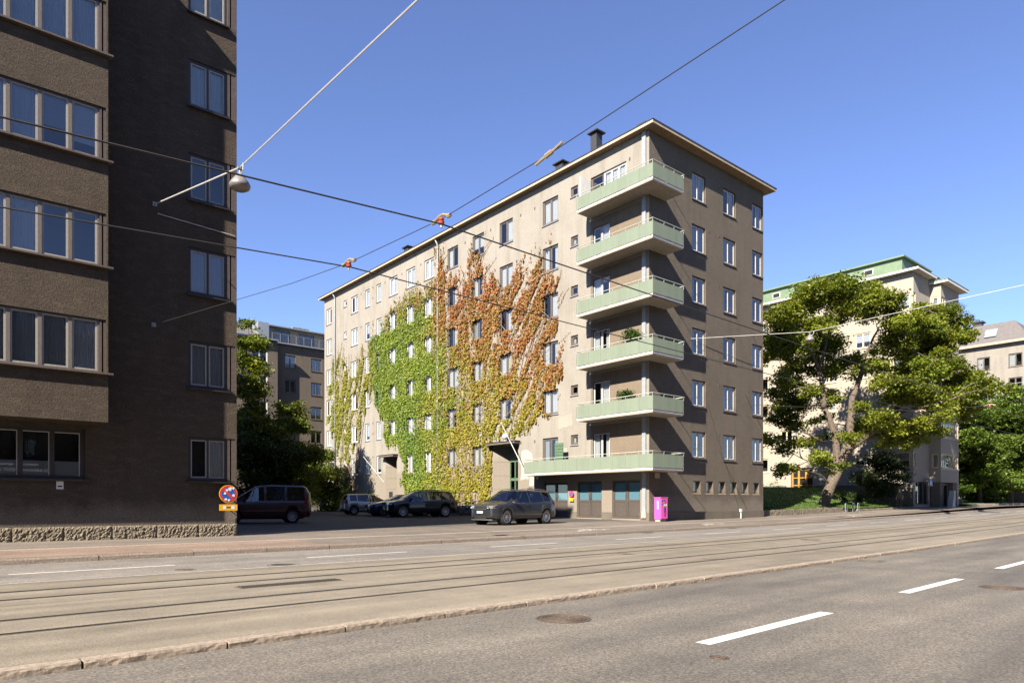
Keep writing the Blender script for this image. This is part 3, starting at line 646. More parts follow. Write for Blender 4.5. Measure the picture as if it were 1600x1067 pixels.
scr = FL.part('slatted_screen', MB().box(0, .72, -.66, -.64, 0, 1.15), 'door_green', lx(30.6), 0, 3.9)
for q in range(6): O('screen_slat', MB().box(0, .72, -.68, -.661, .02 + q * .19, .19 + q * .19), 'green_panel' if False else 'door_green', scr)
# repaired plaster
def patch(pts, x, z, mat='patch'):
    pts2 = []
    for i in range(len(pts)):
        a, b_ = pts[i], pts[(i + 1) % len(pts)]
        for t in range(5):
            f = t / 5; px, pz = a[0] + (b_[0] - a[0]) * f, a[1] + (b_[1] - a[1]) * f
            pts2.append((px + noise.noise(Vector((px * 3, pz * 3, x))) * .09, pz + noise.noise(Vector((px * 3, pz * 3, x + 9))) * .09))
    FL.part('plaster_patch', MB().slab_y(pts2, -.009, .002), mat, x, 0, z)
patch([(0, 0), (.85, .05), (.8, 1.1), (1.25, 1.2), (1.15, 1.75), (.55, 2.0), (.1, 1.9)], lx(34.62), 2.9)
patch([(0, 0), (1.2, .1), (1.25, .85), (.05, .75)], lx(31.0) + .02, 6.0, 'patch_dull')
patch([(0, 0), (.5, 0), (.5, .5), (0, .5)], lx(30.7), 4.3, 'patch_dull')
patch([(0, 0), (.5, .0), (.55, .9), (.1, .9)], lx(33.75), 2.5)
# thin cables over the street side
cb = MB()
for p0, p1 in (((33.6, 10.9), (41.5, 10.2)), ((35.3, 7.3), (38.6, 1.2)), ((40.3, 12.2), (41.5, 10.9)), ((36.5, 4.6), (39.6, 1.0)), ((39.4, 8.3), (41.5, 6.2))): cb.tube([(p0[0] - MX, -.02, p0[1]), ((p0[0] + p1[0]) / 2 - MX, -.02, (p0[1] + p1[1]) / 2 - .05), (p1[0] - MX, -.02, p1[1])], .011, 4)
FR.part('wall_cable', cb, 'cable')
FR.part('street_number', MB().box(0, .42, -.05, -.02, 0, .3), 'brass', .45, 0, 2.75)

# ================================================================== the dark house on the left
LX, LY = 7.46, 22.9
left = thing('apartment_building', (LX, LY, 0), 'dark brown rough rendered house with a ribbon windowed bay and granite plinth', 'apartment building')
LW = 34.0; LTOP = 19.15
F1 = Facade(left, (LX - LW, LY, 0), 0, LW, .0, LTOP, 'stucco_left')
ax = lambda X: X - (LX - LW)
DK = ('dark_frame', 'grey_frame'); TP = ('taupe_frame', 'grey_frame')
for k in range(5):
    z = 5.02 + 2.945 * k
    F1.hole(ax(5.98), z, ax(7.42), z + 1.47)
    window(F1, ax(5.98), z, 1.19, 1.47, 2, DK, fo=.085, fi=.05, y=.05, sillmat='dark_frame', hole=False, cur=['grey', 'grey', 'none', 'full', 'blind'][k], sill_out=.1)
    F1.part('corner_post', MB().box(0, .08, .02, .1, 0, 1.47).box(.13, .25, .02, .12, 0, 1.47), 'brown_frame', ax(7.17), 0, z)
F1.hole(ax(5.98), 2.1, ax(7.42), 3.47)
window(F1, ax(5.98), 2.1, 1.19, 1.37, 2, DK, fo=.085, fi=.04, y=.05, sillmat='dark_frame', hole=False, cur='right', sill_out=.1)
F1.part('corner_post', MB().box(0, .08, .02, .1, 0, 1.37).box(.13, .25, .02, .12, 0, 1.37), 'brown_frame', ax(7.17), 0, 2.1)
# office window with lettering
F1.hole(ax(-1.3), 2.07, ax(3.22), 3.5, .2)
ow = F1.part('office_window', MB().box(0, 4.52, .12, .18, 0, .09).box(0, 4.52, .12, .18, 1.32, 1.43), 'dark_frame', ax(-1.3), 0, 2.07)
O('sill', MB().box(-.05, 4.6, -.09, .12, -.07, 0), 'dark_frame', ow)
for j in range(7):
    x1 = 4.52 - j * .73
    O('mullion', MB().box(x1 - .12, x1, .1, .18, .09, 1.32), 'dark_frame', ow)
    if j < 6:
        O('pane', MB().quad((x1 - .73, .15, .09), (x1 - .12, .15, .09), (x1 - .12, .15, 1.32), (x1 - .73, .15, 1.32)), 'glass_shop', ow)
        O('frosted_film', MB().box(x1 - .73, x1 - .12, .156, .158, .09, .5), 'curtain_grey', ow)
        O('inner_frame', MB().box(x1 - .14, x1 - .12, .12, .148, .09, 1.32).box(x1 - .73, x1 - .14, .12, .148, 1.3, 1.32), 'pale_frame', ow)
for s_, xx, zz, sz in (('Asianajo', 4.52 - 2.02, .36, .105), ('toimisto', 4.52 - 1.46, .36, .105), ('RA & TUO', 4.52 - 2.2, .19, .125), ('MIVAARA OY', 4.52 - 1.46, .19, .108)):
    text(s_, sz, 'white', ow, (xx, .146, zz), (RAD(90), 0, 0))
F1.part('wall_plaque', MB().box(0, .17, -.02, -.002, 0, .22), 'white', ax(2.52), 0, 1.78)
pl_ = F1.part('plaque_text', MB().box(.03, .14, -.023, -.0205, .06, .1), 'trim', ax(2.52), 0, 1.78)
F1.finish()
# the bay
BX1, BY = 3.61, 1.1
FB = Facade(left, (LX - LW, LY - BY, 0), 0, BX1 - (LX - LW), 3.63, 18.55, 'stucco_left')
for k in range(5):
    z = 5.0 + 2.945 * k; FB.hole(ax(-2.73), z, ax(3.56), z + 1.47, .2)
    for j in range(9):
        x = 3.4 - (j + 1) * .68
        window(FB, ax(x), z, .68, 1.47, 1, TP, fo=.045, fi=.045, y=.06, sill=False, hole=False, cur=[['full', 'grey', 'grey', 'grey'], ['none', 'none', 'full', 'full'], ['blind', 'blind', 'full', 'full'], ['full', 'full', 'full', 'full'], ['full', 'blind', 'full', 'full']][k][j % 4])
    FB.part('corner_post', MB().box(0, .05, .03, .1, 0, 1.47).box(.09, .15, .03, .12, 0, 1.47), 'brown_frame', ax(3.41), 0, z)
    FB.part('window_sill', MB().box(ax(-3.0), ax(3.72), -.13, .05, -.06, -.01), 'brown_frame', 0, 0, z)
    FB.part('lintel', MB().box(ax(-3.0), ax(3.6), .0, .06, 1.44, 1.5), 'dark_frame', 0, .03, z)
FB.finish('bay_wall', room=.9)
FB.part('bay_side', MB().quad((0, 0, 3.63), (0, BY, 3.63), (0, BY, 18.55), (0, 0, 18.55)), 'stucco_left', ax(BX1))
FB.part('bay_underside', MB().quad((0, 0, 3.63), (0, BY, 3.63), (ax(BX1), BY, 3.63), (ax(BX1), 0, 3.63)), 'stucco_left')
FB.part('bay_cap', MB().box(-.1, ax(BX1) + .12, -.12, BY, 18.551, 18.66), 'roof_dark')
# its plinth, block by block
def rock_block(L, h, seed):
    b = MB(); nx, nz = int(L / .03), 16; vs = []
    for i in range(nx + 1):
        for j in range(nz + 1):
            x, z = L * i / nx, h * j / nz; e = min(1, min(i, nx - i) / 1.5, min(j, nz - j) / 1.2)
            q = Vector((x * 15 + seed * 7, z * 18, seed)); d = .02 + .045 * e * (.6 + noise.noise(q) * .6 + noise.noise(q * 2.1) * .6)
            vs.append((x + .004, -max(d, .004), z))
    b.add(vs, [(i * (nz + 1) + j, (i + 1) * (nz + 1) + j, (i + 1) * (nz + 1) + j + 1, i * (nz + 1) + j + 1) for i in range(nx) for j in range(nz)])
    b.box(0, L, -.018, 0, 0, h); return b
pls = [rock_block(1.18, .62, k) for k in range(5)]; pls = [p.mesh('plinth_stone', 'granite') for p in pls]
for i in range(9): F1.part('plinth_stone', pls[i % 5], None, LW - (i + 1) * 1.19, -.02, .1)
# its other sides and roof
FSd = Facade(left, (LX, LY, 0), PI / 2, 30, 0, LTOP, 'stucco_left'); FSd.finish(room=0)
FS2 = Facade(left, (LX - LW, LY + 30, 0), R90, 30, 0, LTOP, 'stucco_left'); FS2.finish(room=0)
FS3 = Facade(left, (LX, LY + 30, 0), PI, LW, 0, LTOP, 'stucco_left'); FS3.finish(room=0)
O('roof', MB().box(-LW - .25, .22, -.22, 30.2, LTOP, LTOP + .12).add([(-LW - .2, -.2, LTOP + .12), (.2, -.2, LTOP + .12), (.2, 30.2, LTOP + .12), (-LW - .2, 30.2, LTOP + .12), (-LW / 2 - 8, 15, LTOP + 2), (-LW / 2 + 6, 15, LTOP + 2)], [(0, 1, 5, 4), (1, 2, 5), (2, 3, 4, 5), (3, 0, 4)]), 'roof_dark', left)

# ================================================================== the cream house with the green roof
QX, QY, QTOP = 70.4, 25.0, 23.2
right = thing('apartment_building', (QX, QY, 0), 'cream rendered house with a green sheet metal roof and corner bay windows', 'apartment building')
CR = ('cream_frame', 'cream_frame'); QW = 9.0; QL = 27.0
G1 = Facade(right, (QX, QY + QL, 0), R90, QL, 0, QTOP, 'stucco_right')
qx = lambda Y: QY + QL - Y
for k in range(7):
    z = 4.75 + 3.0 * k - (3.0 if k == 6 else 0)
    if k == 6: continue
    window(G1, qx(26.9), z, 1.62, 1.5, 1, CR, fo=.09, y=.06, sillmat='cream_frame', cur='blind')
    window(G1, qx(27.4), z, .42, 1.5, 1, CR, fo=.07, y=.06, sillmat='cream_frame', cur='none')
    for Y, wd in ((29.6, 1.5), (33.0, 1.5), (37.6, 1.4), (40.3, 1.2), (44.0, 1.5), (47.5, 1.5)):
        if k == 0 and 33 < Y < 38: continue
        window(G1, qx(Y + wd / 2), z, wd, 1.5, 2 if wd > 1.3 else 1, CR, fo=.08, y=.06, sillmat='cream_frame', cur=random.choice(['none', 'blind', 'sides', 'full']))
# orange entrance
G1.hole(qx(37.1), 2.45, qx(34.7), 5.1, .5)
ed = G1.part('entrance_door', MB().box(0, 2.4, .44, .48, 0, 2.6), 'room', qx(37.1), 0, 2.45)
for a in (0, .62, .72, 1.42, 1.52, 2.3): O('door_stile', MB().box(a, a + .1, .34, .42, 0, 2.6), 'orange_wood', ed)
for zz in (0, .75, 1.55, 2.5): O('door_rail', MB().box(0, 2.4, .352, .41, zz, zz + .1), 'orange_wood', ed)
for a in (.1, .82, 1.62): O('pane', MB().quad((a, .4, .1), (a + .6, .4, .1), (a + .6, .4, 2.5), (a, .4, 2.5)), 'glass_shop', ed)
O('handle', MB().tube([(1.4, .3, 1.0), (1.4, .3, 1.4)], .02, 6), 'chrome', ed)
G1.finish()
G1.part('plinth', MB().box(0, qx(37.6), -.06, -.002, 0, 3.15), 'plinth'); G1.part('plinth', MB().box(qx(34.4), QL, -.06, -.002, 0, 3.15), 'plinth')
G1.part('plinth_ledge', MB().box(0, qx(37.6), -.1, -.002, 3.16, 3.26), 'zinc'); G1.part('plinth_ledge', MB().box(qx(34.4), QL, -.1, -.002, 3.16, 3.26), 'zinc')
for Y in (39.0, 33.2, 41.5): G1.part('cellar_hatch', MB().box(0, .9, -.08, -.062, 0, .8), 'garage', qx(Y), 0, 2.25)
G2 = Facade(right, (QX, QY, 0), 0, 4.17, 0, QTOP, 'stucco_right')
for k in range(6): window(G2, .06, 4.75 + 3.0 * k, .5, 1.5, 1, CR, fo=.06, y=.04, sillmat='cream_frame', cur='none')
G2.hole(.5, 1.2, 3.9, 3.4, .2); G2.finish()
for a in (.5, 1.65, 2.8): 
    sw = G2.part('shop_window', frame_mb(1.1, 2.2, 1, .06, .02, .06)[0], ('dark_frame', 'zinc'), a, .1, 1.2)
    O('pane', MB().quad((.08, .03, .08), (1.02, .03, .08), (1.02, .03, 2.12), (.08, .03, 2.12)), 'glass_shop', sw)
BQ = .96
G3 = Facade(right, (QX + 4.17, QY - BQ, 0), 0, 5.0, 3.45, QTOP - .5, 'stucco_right')
G4 = Facade(right, (QX + 4.17, QY, 0), R90, BQ, 3.45, QTOP - .5, 'stucco_right')
for k in range(6):
    z = 4.78 + 3.06 * k
    window(G4, .16, z, .62, 1.4, 1, CR, fo=.09, y=.04, sillmat='cream_frame', cur='grey')
    window(G3, .12, z, 3.4, 1.4, 5, CR, fo=.07, y=.04, sillmat='cream_frame', cur='sides', split=[0, .16, .34, .66, .84, 1])
    window(G3, 3.85, z, 1.0, 1.4, 2, CR, fo=.07, y=.04, sillmat='cream_frame', cur='none')
    G3.part('band', MB().box(0, 5.0, -.03, -.002, 0, .07), 'cream_frame', 0, 0, z - .16)
G3.finish('bay_wall', .8); G4.finish('bay_wall', 0)
G3.part('bay_underside', MB().box(0, 5, .0, BQ, 3.40, 3.449), 'slab')
G3.part('bay_back', MB().box(4.99, 5.0, 0, 12, 0, QTOP - .5), 'stucco_right')
# shop floor under the bay
for a in (0.1, 3.7): G3.part('stone_pier', MB().box(a, a + .95, .1, .9, .3, 3.40), 'plinth', 0, 0, 0)
for a in (1.1, 2.4):
    sw = G3.part('shop_window', frame_mb(1.2, 2.3, 1, .06, .02, .06)[0], ('zinc', 'dark_frame'), a, .55, .95)
    O('pane', MB().quad((.08, .03, .08), (1.12, .03, .08), (1.12, .03, 2.22), (.08, .03, 2.22)), 'glass_shop', sw)
G3.part('shop_back', MB().quad((0, 1.6, .3), (5, 1.6, .3), (5, 1.6, 3.4), (0, 1.6, 3.4)), 'room')
G3.part('lower_corner', MB().box(4.6, 5.0, .0, .6, .3, 3.40), 'slab')
# eaves and roof
er = O('eaves', MB().box(-.6, 4.16, -.6, QL, QTOP, QTOP + .06).box(4.17, 9.8, -BQ - .65, QL, QTOP - .5, QTOP - .44), 'slab_white', right)
O('fascia', MB().box(-.64, -.601, -.64, QL, QTOP - .02, QTOP + .2).box(-.6, 4.2, -.64, -.601, QTOP - .02, QTOP + .2).box(3.9, 9.84, -BQ - .69, -BQ - .651, QTOP - .52, QTOP - .28).box(3.86, 3.9, -BQ - .69, 0, QTOP - .52, QTOP - .28), 'slab_white', er)
O('roof', MB().add([(-.66, -.66, QTOP + .2), (9.9, -.66, QTOP + .2), (9.9, QL, QTOP + .2), (-.66, QL, QTOP + .2), (2.2, 1.8, QTOP + 1.0), (9, 1.8, QTOP + 1.0), (9, QL, QTOP + 1.0), (2.2, QL, QTOP + 1.0)], [(0, 1, 5, 4), (3, 0, 4, 7), (4, 5, 6, 7)]), 'green_roof', right)
O('attic_wall', MB().box(2.2, 9.0, 1.8, QL, QTOP + .9, QTOP + 2.3), 'green_roof', right)
O('attic_roof', MB().box(1.9, 9.3, 1.5, QL, QTOP + 2.301, QTOP + 2.45), 'green_roof', right)
O('bay_roof', MB().box(3.8, 9.9, -BQ - .72, .2, QTOP - .28, QTOP - .2), 'green_roof', right)
for y_ in (9.0, 14.5, 4.5):
    rw = O('roof_window', MB().box(2.15, 2.199, y_, y_ + .9, QTOP + 1.3, QTOP + 1.9), 'pale_frame', right); O('pane', MB().box(2.13, 2.149, y_ + .08, y_ + .82, QTOP + 1.38, QTOP + 1.82), 'trim', rw)
for y_ in (10.5, 15.0): O('roof_vent', MB().box(4, 5.2, y_, y_ + 1.1, QTOP + 2.45, QTOP + 2.95).box(3.8, 5.4, y_ - .2, y_ + 1.3, QTOP + 2.95, QTOP + 3.1), 'green_roof', right)
O('end_wall', MB().box(9.0, 9.15, 12, QL, 0, QTOP), 'stucco_right', right)
# ================================================================== unseen near-side houses, added for window reflections and less sky fill
for i, (x0, wd, h, lab) in enumerate(((-62, 46, 18.5, 'unseen added long grey house across the street opposite the dark brown house'), (-13, 40, 17.0, 'unseen added grey house across the street opposite the corner house'), (32, 50, 19.0, 'unseen added tall grey house across the street opposite the cream house'))):
    nb = thing('apartment_building', (x0, -13.5, 0), lab, 'apartment building')
    FN = Facade(nb, (x0 + wd, -13.5, 0), PI, wd, 0, h, 'stucco_back')
    for k in range(6):
        for j in range(int(wd / 3.4)):
            z = 1.6 + 2.95 * k
            if z + 1.6 < h: window(FN, 1.2 + j * 3.4, z, 1.5, 1.5, 2, BR, sill=False, cur='none')
    FN.finish(room=.6); O('roof', MB().box(-.3, wd + .3, -12, .4, h, h + .3), 'roof_dark', nb); O('rear_wall', MB().box(0, wd, -12, -11.8, 0, h).box(0, .2, -11.8, 0, 0, h).box(wd - .2, wd, -11.8, 0, 0, h), 'stucco_back', nb)
# ================================================================== houses further back
KX, KY = 31.3, 82.3          # grey house across the yard
back = thing('apartment_building', (KX, KY, 0), 'grey brown apartment house beyond the yard with a glazed roof terrace', 'apartment building')
K1 = Facade(back, (KX, KY, 0), 0, 14, 0, 20.8, 'stucco_back'); K2 = Facade(back, (KX - 14, KY - 1.0, 0), 0, 14, 0, 20.8, 'stucco_back')
for k in range(6):
    z = 18.0 - 3.04 * k
    for i, x in enumerate((1.25, 4.65, 8.0, 11.2)): window(K1, x, z, 1.42, 1.6, 2, BR, sillmat='brown_frame', cur=random.choice(['full', 'sides', 'none']))
    for x in (1.2, 5.6, 9.6): window(K2, 14 - x - 2.1 + .2, z, 1.9, 1.6, 2, ('white_frame', 'white_frame'), fo=.11, cur=random.choice(['sides', 'none']))
    vent(K1, .5, z + 1.7); vent(K1, 3.4, z + 1.7); vent(K2, 13.2, z + 1.6)
K1.finish(); K2.finish()
K2.part('return_wall', MB().quad((14, 0, 0), (14, 1.0, 0), (14, 1.0, 20.8), (14, 0, 20.8)), 'stucco_back')
O('eaves', MB().box(-14, 0, -1.45, -1.0, 20.8, 20.95).box(0, 14, -.42, -.002, 20.8, 20.95), 'zinc', back)
O('roof', MB().box(-14, 14, 0, 9, 20.8, 21.0), 'roof_grey', back)
O('roof_slope', MB().add([(-14, -1.55, 20.96), (-1.6, -1.55, 20.96), (-1.6, 2.5, 22.6), (-14, 2.5, 22.6)], [(0, 1, 2, 3)]), 'roof_grey', back)
O('gable_side', MB().box(-1.9, -.6, .2, 3.6, 20.95, 23.2), 'zinc', back)
PH = Facade(back, (KX - .6, KY + 1.6, 0), 0, 14.6, 20.95, 23.1, 'stucco_right')
for i, x in enumerate((1.1, 4.3, 7.6, 10.9)): window(PH, x, 21.15, 2.1, 1.75, 2, DK, fo=.07, fi=.03, sill=False, cur='none')
PH.finish('penthouse_wall', .9)
O('penthouse_roof', MB().box(-.9, 14.2, .9, 7, 23.101, 23.25), 'zinc', back)
for x in (.2, 3.6): pass
for i in range(15): O('terrace_post', MB().tube([(-.4 + i * 1.0, -.3, 20.96), (-.4 + i * 1.0, -.3, 21.95)], .02, 5), 'zinc', back)
O('terrace_rail', MB().tube([(-.4, -.3, 21.95), (13.6, -.3, 21.95)], .025, 5).tube([(-.4, -.3, 21.45), (13.6, -.3, 21.45)], .012, 4).tube([(-.4, -.3, 21.7), (13.6, -.3, 21.7)], .012, 4).tube([(-.4, -.3, 21.2), (13.6, -.3, 21.2)], .012, 4), 'zinc', back)
def metal_chimney(x, y, wd, z0, z1):
    c = O('chimney', MB().box(x - wd / 2, x + wd / 2, y - .5, y + .5, z0, z1), 'zinc', back); O('chimney_cap', MB().box(x - wd / 2 - .15, x + wd / 2 + .15, y - .65, y + .65, z1, z1 + .12).box(x - .1, x + .1, y - .1, y + .1, z1 + .12, z1 + .35), 'zinc', c)
    for q in range(5): O('sheet_seam', MB().box(x - wd / 2 + q * wd / 4 - .015, x - wd / 2 + q * wd / 4 + .015, y - .53, y - .501, z0, z1), 'zinc', c)
metal_chimney(-4.6, 3.2, 1.6, 21.0, 25.4); metal_chimney(-2.6, 3.2, 1.6, 21.0, 23.3); metal_chimney(5.0, 4.5, 1.9, 23.2, 24.1); metal_chimney(8.3, 4.5, 1.2, 23.2, 23.9)

ZX, ZY = 106.0, 24.5         # house at the far end of the row
faro = thing('apartment_building', (ZX, ZY, 0), 'ochre house with a dark mansard roof beyond the dense green trees', 'apartment building')
Z1 = Facade(faro, (ZX, ZY + 26, 0), R90, 26, 0, 22.0, 'stucco_main'); Z2 = Facade(faro, (ZX, ZY, 0), 0, 14, 0, 22.0, 'stucco_main')
for k in range(6):
    for i in range(7): window(Z1, 26 - 1.9 - i * 3.5, 18.9 - 3.1 * k, 1.5, 1.7, 2, BR, cur=random.choice(['full', 'left', 'none']), sillmat='brown_frame')
    for i in range(3): window(Z2, 1.5 + i * 4, 18.9 - 3.1 * k, 1.5, 1.7, 2, BR, cur='left', sillmat='brown_frame')
Z1.finish(); Z2.finish()
O('eaves', MB().box(-.6, 14.5, -.6, 26.5, 22.0, 22.3), 'fascia', faro)
O('roof', MB().add([(-.6, -.6, 22.3), (14.5, -.6, 22.3), (14.5, 26.5, 22.3), (-.6, 26.5, 22.3), (1.6, 1.6, 25.2), (12.5, 1.6, 25.2), (12.5, 25, 25.2), (1.6, 25, 25.2)], [(0, 1, 5, 4), (3, 0, 4, 7), (4, 5, 6, 7), (1, 2, 6, 5)]), 'roof_grey', faro)
O('roof_window', MB().add([(-.13, 3.2, 23.15), (.72, 3.2, 24.3), (.72, 4.6, 24.3), (-.13, 4.6, 23.15)], [(0, 1, 2, 3)]), 'zinc', faro, (-.02, 0, .02))
O('chimney', MB().box(4, 5, 6, 7, 24.8, 26.2).box(3.8, 5.2, 5.8, 7.2, 26.2, 26.4), 'chimney', faro)

# ================================================================== leaves and trees
def leaf_object(name, cen, nrm, size, col, mat, parent=None, kind=None, fold=.25, asp=.75):
    n = len(cen); up = rng.normal(size=(n, 3)); nrm = nrm / np.linalg.norm(nrm, axis=1, keepdims=True)
    a = np.cross(nrm, up); a /= np.linalg.norm(a, axis=1, keepdims=True) + 1e-9; b = np.cross(nrm, a)
    s = size[:, None]
    v = np.stack([cen - a * s * .5, cen + b * s * asp * .5 + nrm * s * fold * .5, cen + a * s * .5, cen - b * s * asp * .5 + nrm * s * fold * .5], 1).reshape(-1, 3)
    me = bpy.data.meshes.new(name); me.vertices.add(4 * n); me.vertices.foreach_set('co', v.astype(np.float32).ravel())
    tri = (np.arange(n)[:, None] * 4 + np.array([0, 1, 2, 0, 2, 3])[None]).ravel().astype(np.int32)
    me.loops.add(6 * n); me.loops.foreach_set('vertex_index', tri); me.polygons.add(2 * n)
    me.polygons.foreach_set('loop_start', np.arange(0, 6 * n, 3, dtype=np.int32)); me.polygons.foreach_set('loop_total', np.full(2 * n, 3, np.int32))
    ca = me.color_attributes.new('Col', 'FLOAT_COLOR', 'POINT'); col = col * KA; cc = np.ones((n, 4, 4), np.float32); cc[:, :, :3] = col[:, None, :]; ca.data.foreach_set('color', cc.ravel())
    me.materials.append(M[mat]); me.update(); me.validate()
    o = O(name, me, None, parent, kind=kind); return o
def crown_leaves(clumps, per, lsize, cols, base, flat=.7, seed=0):
    """leaves in many small sprays inside each clump, dense at its rim; one colour mix per clump"""
    r = np.random.default_rng(seed); P = []; N = []; S = []; K = []
    for (x, y, z, rad) in clumps:
        nspray = max(6, int(per * rad * rad / 26)); tone = r.normal(0, .16); hue = r.random()
        d = r.normal(size=(nspray, 3)); d /= np.linalg.norm(d, axis=1, keepdims=True); q = r.random(nspray) ** .45
        sc = np.array([x, y, z]) + d * (rad * q)[:, None] * np.array([1, 1, flat])
        for c in sc:
            m = 26; off = r.normal(size=(m, 3)) * np.array([.30, .30, .13]) * (rad / 1.5) ** .3
            pos = c + off; P.append(pos)
            nn = r.normal(size=(m, 3)) * .75 + np.array([0, 0, .9]) + d[0] * 0; N.append(nn)
            S.append(lsize * r.uniform(.7, 1.25, m)); t = np.clip(r.normal(.5 + hue * .3 - .15, .22, m), 0, 1)[:, None]
            K.append((np.array(cols[0]) * (1 - t) + np.array(cols[1]) * t) * np.clip(1 + tone + r.normal(0, .12, m), .5, 1.6)[:, None])
    return np.concatenate(P) - np.array(base), np.concatenate(N), np.concatenate(S), np.concatenate(K)
def limb(p0, p1, r0, r1, bend, seed, n=8):
    rr = random.Random(seed); p0, p1 = Vector(p0), Vector(p1); L = (p1 - p0).length; a = Vector((rr.uniform(-1, 1), rr.uniform(-1, 1), rr.uniform(-.2, .6))) * bend * L
    pts = []; 
    for i in range(n + 1):
        t = i / n; p = p0.lerp(p1, t) + a * (4 * t * (1 - t)) * .5 + Vector((rr.uniform(-1, 1), rr.uniform(-1, 1), rr.uniform(-1, 1))) * L * .012 * (0 < i < n); pts.append(p)
    return pts, [r0 + (r1 - r0) * (i / n) ** .8 for i in range(n + 1)]
def tree(name, base, trunk_pts, trunk_r, limbs, clumps, label, cat='tree', per=90, lsize=.2, cols=((.03, .062, .008), (.10, .12, .016)), group=None, seed=0, twig=True, flat=.7):
    t = thing(name, base, label, cat, group); B = Vector(base); loc = lambda p: Vector(p) - B
    b = MB(); pts = [loc(p) for p in trunk_pts]
    b.tube([pts[0] - Vector((0, 0, .3))] + pts, [trunk_r[0] * 1.35] + list(trunk_r), 12)
    nodes = list(pts[len(pts) // 2:])
    for i, (p0, p1, r0, r1) in enumerate(limbs):
        q, rs = limb(loc(p0), loc(p1), r0, r1, .14, seed * 31 + i); O('branch', MB().tube(q, rs, 8), 'bark', t, smooth=True); nodes += q[3:]
    O('trunk', b, 'bark', t, smooth=True)
    if twig:
        tb = MB()
        order = sorted(clumps, key=lambda c: min((p - loc(c[:3])).length for p in nodes))
        for i, c in enumerate(order):
            cc = loc(c[:3]); j = min(nodes, key=lambda p: (p - cc).length + (2.5 if p.z > cc.z else 0)); L = (cc - j).length
            if L < .4: continue
            q, rs = limb(j, cc, .03 + .012 * L, .014, .22, seed * 77 + i, 5); tb.tube(q, rs, 5, caps=False); nodes += q[2:]
        O('twigs', tb, 'bark', t, smooth=True, kind='stuff')
    P, N, S, K = crown_leaves(clumps, per, lsize, cols, base, flat, seed + 3); leaf_object('crown', P, N, S, K, 'leaf', t)
    return t
def spread(n, c, r, seed, rad=(1.0, 1.7), shell=.55):
    q = random.Random(seed); out = []
    while len(out) < n:
        d = Vector((q.uniform(-1, 1), q.uniform(-1, 1), q.uniform(-1, 1)))
        if not shell < d.length < 1: continue
        out.append((c[0] + d.x * r[0], c[1] + d.y * r[1], c[2] + d.z * r[2], q.uniform(*rad)))
    return out
# --- the big maple on the lawn; offsets along the view's left-right, height, and depth
TB = (56.0, 26.8, .62)
RT = Vector((.766, -.643, 0)); FW = Vector((.643, .766, 0))
def tp(a, z, dep=0): p = Vector(TB) + RT * a + FW * dep; return (p.x, p.y, z)
mc = []
rq = random.Random(4)
for (px, py, r) in [(1275,460,34),(1252,482,25),(1302,458,30),(1330,472,24),(1222,492,27),(1215,520,24),(1206,552,18),(1240,540,28),(1266,520,26),(1287,547,28),(1250,577,23),(1290,580,20),(1360,462,27),(1386,478,25),(1352,498,14),(1397,502,20),(1412,522,24),(1442,512,24),(1470,492,22),(1491,512,21),(1502,530,17),(1425,547,27),(1462,540,27),(1392,545,17),(1452,577,28),(1482,582,27),(1510,590,24),(1522,610,20),(1420,582,20),(1386,602,24),(1350,576,18),(1337,560,16),(1442,617,27),(1482,622,27),(1412,612,22),(1500,645,20),(1467,648,22),(1442,662,17),(1376,652,20),(1342,667,20),(1330,684,16),(1402,667,20),(1422,679,22),(1392,690,14),(1437,690,13),(1235,622,20),(1264,610,16),(1216,650,18),(1246,662,20),(1206,686,14),(1226,702,16),(1254,692,13),(1300,622,13),(1290,652,11),(1222,737,14),(1280,716,16),(1296,732,11),(1240,732,9),(1310,500,16),(1468,672,15)]:
    dep = rq.uniform(-1, 1) * 4.2 * math.sqrt(max(.05, 1 - ((px - 1360) / 200) ** 2)); sc = (56.5 + dep) / 1067
    a = (px - 800) * sc - (TB[0] * .766 - TB[1] * .643); z = 1.4 + (785 - py) * sc; q = tp(a, z, dep); mc.append((q[0], q[1], q[2], r * sc * 1.05))
    if py < 640: q = tp(a + rq.uniform(-.9, .9), z + rq.uniform(-.7, .7), dep + rq.uniform(-1.5, 1.5)); mc.append((q[0], q[1], q[2], r * sc * .65))
    d2 = dep + rq.choice([-1, 1]) * rq.uniform(1.2, 2.6); q = tp(a + rq.uniform(-.5, .5), z + rq.uniform(-.5, .4), d2); mc.append((q[0], q[1], q[2], r * sc * .8))
for _ in range(28):      # inner leaves that close the crown
    px, py = rq.uniform(1215, 1505), rq.uniform(468, 640)
    if ((px - 1350) / 165) ** 2 + ((py - 560) / 105) ** 2 > 1 or (1290 < px < 1345 and py > 560) or (1318 < px < 1350 and py < 520): continue
    dep = rq.uniform(-3, 3); sc = (56.5 + dep) / 1067; q = tp((px - 800) * sc - (TB[0] * .766 - TB[1] * .643), 1.4 + (785 - py) * sc, dep); mc.append((q[0], q[1], q[2], rq.uniform(.7, 1.15)))
tr = [tp(0, .62), tp(.25, 1.6), tp(.75, 2.9), tp(1.2, 4.0)]
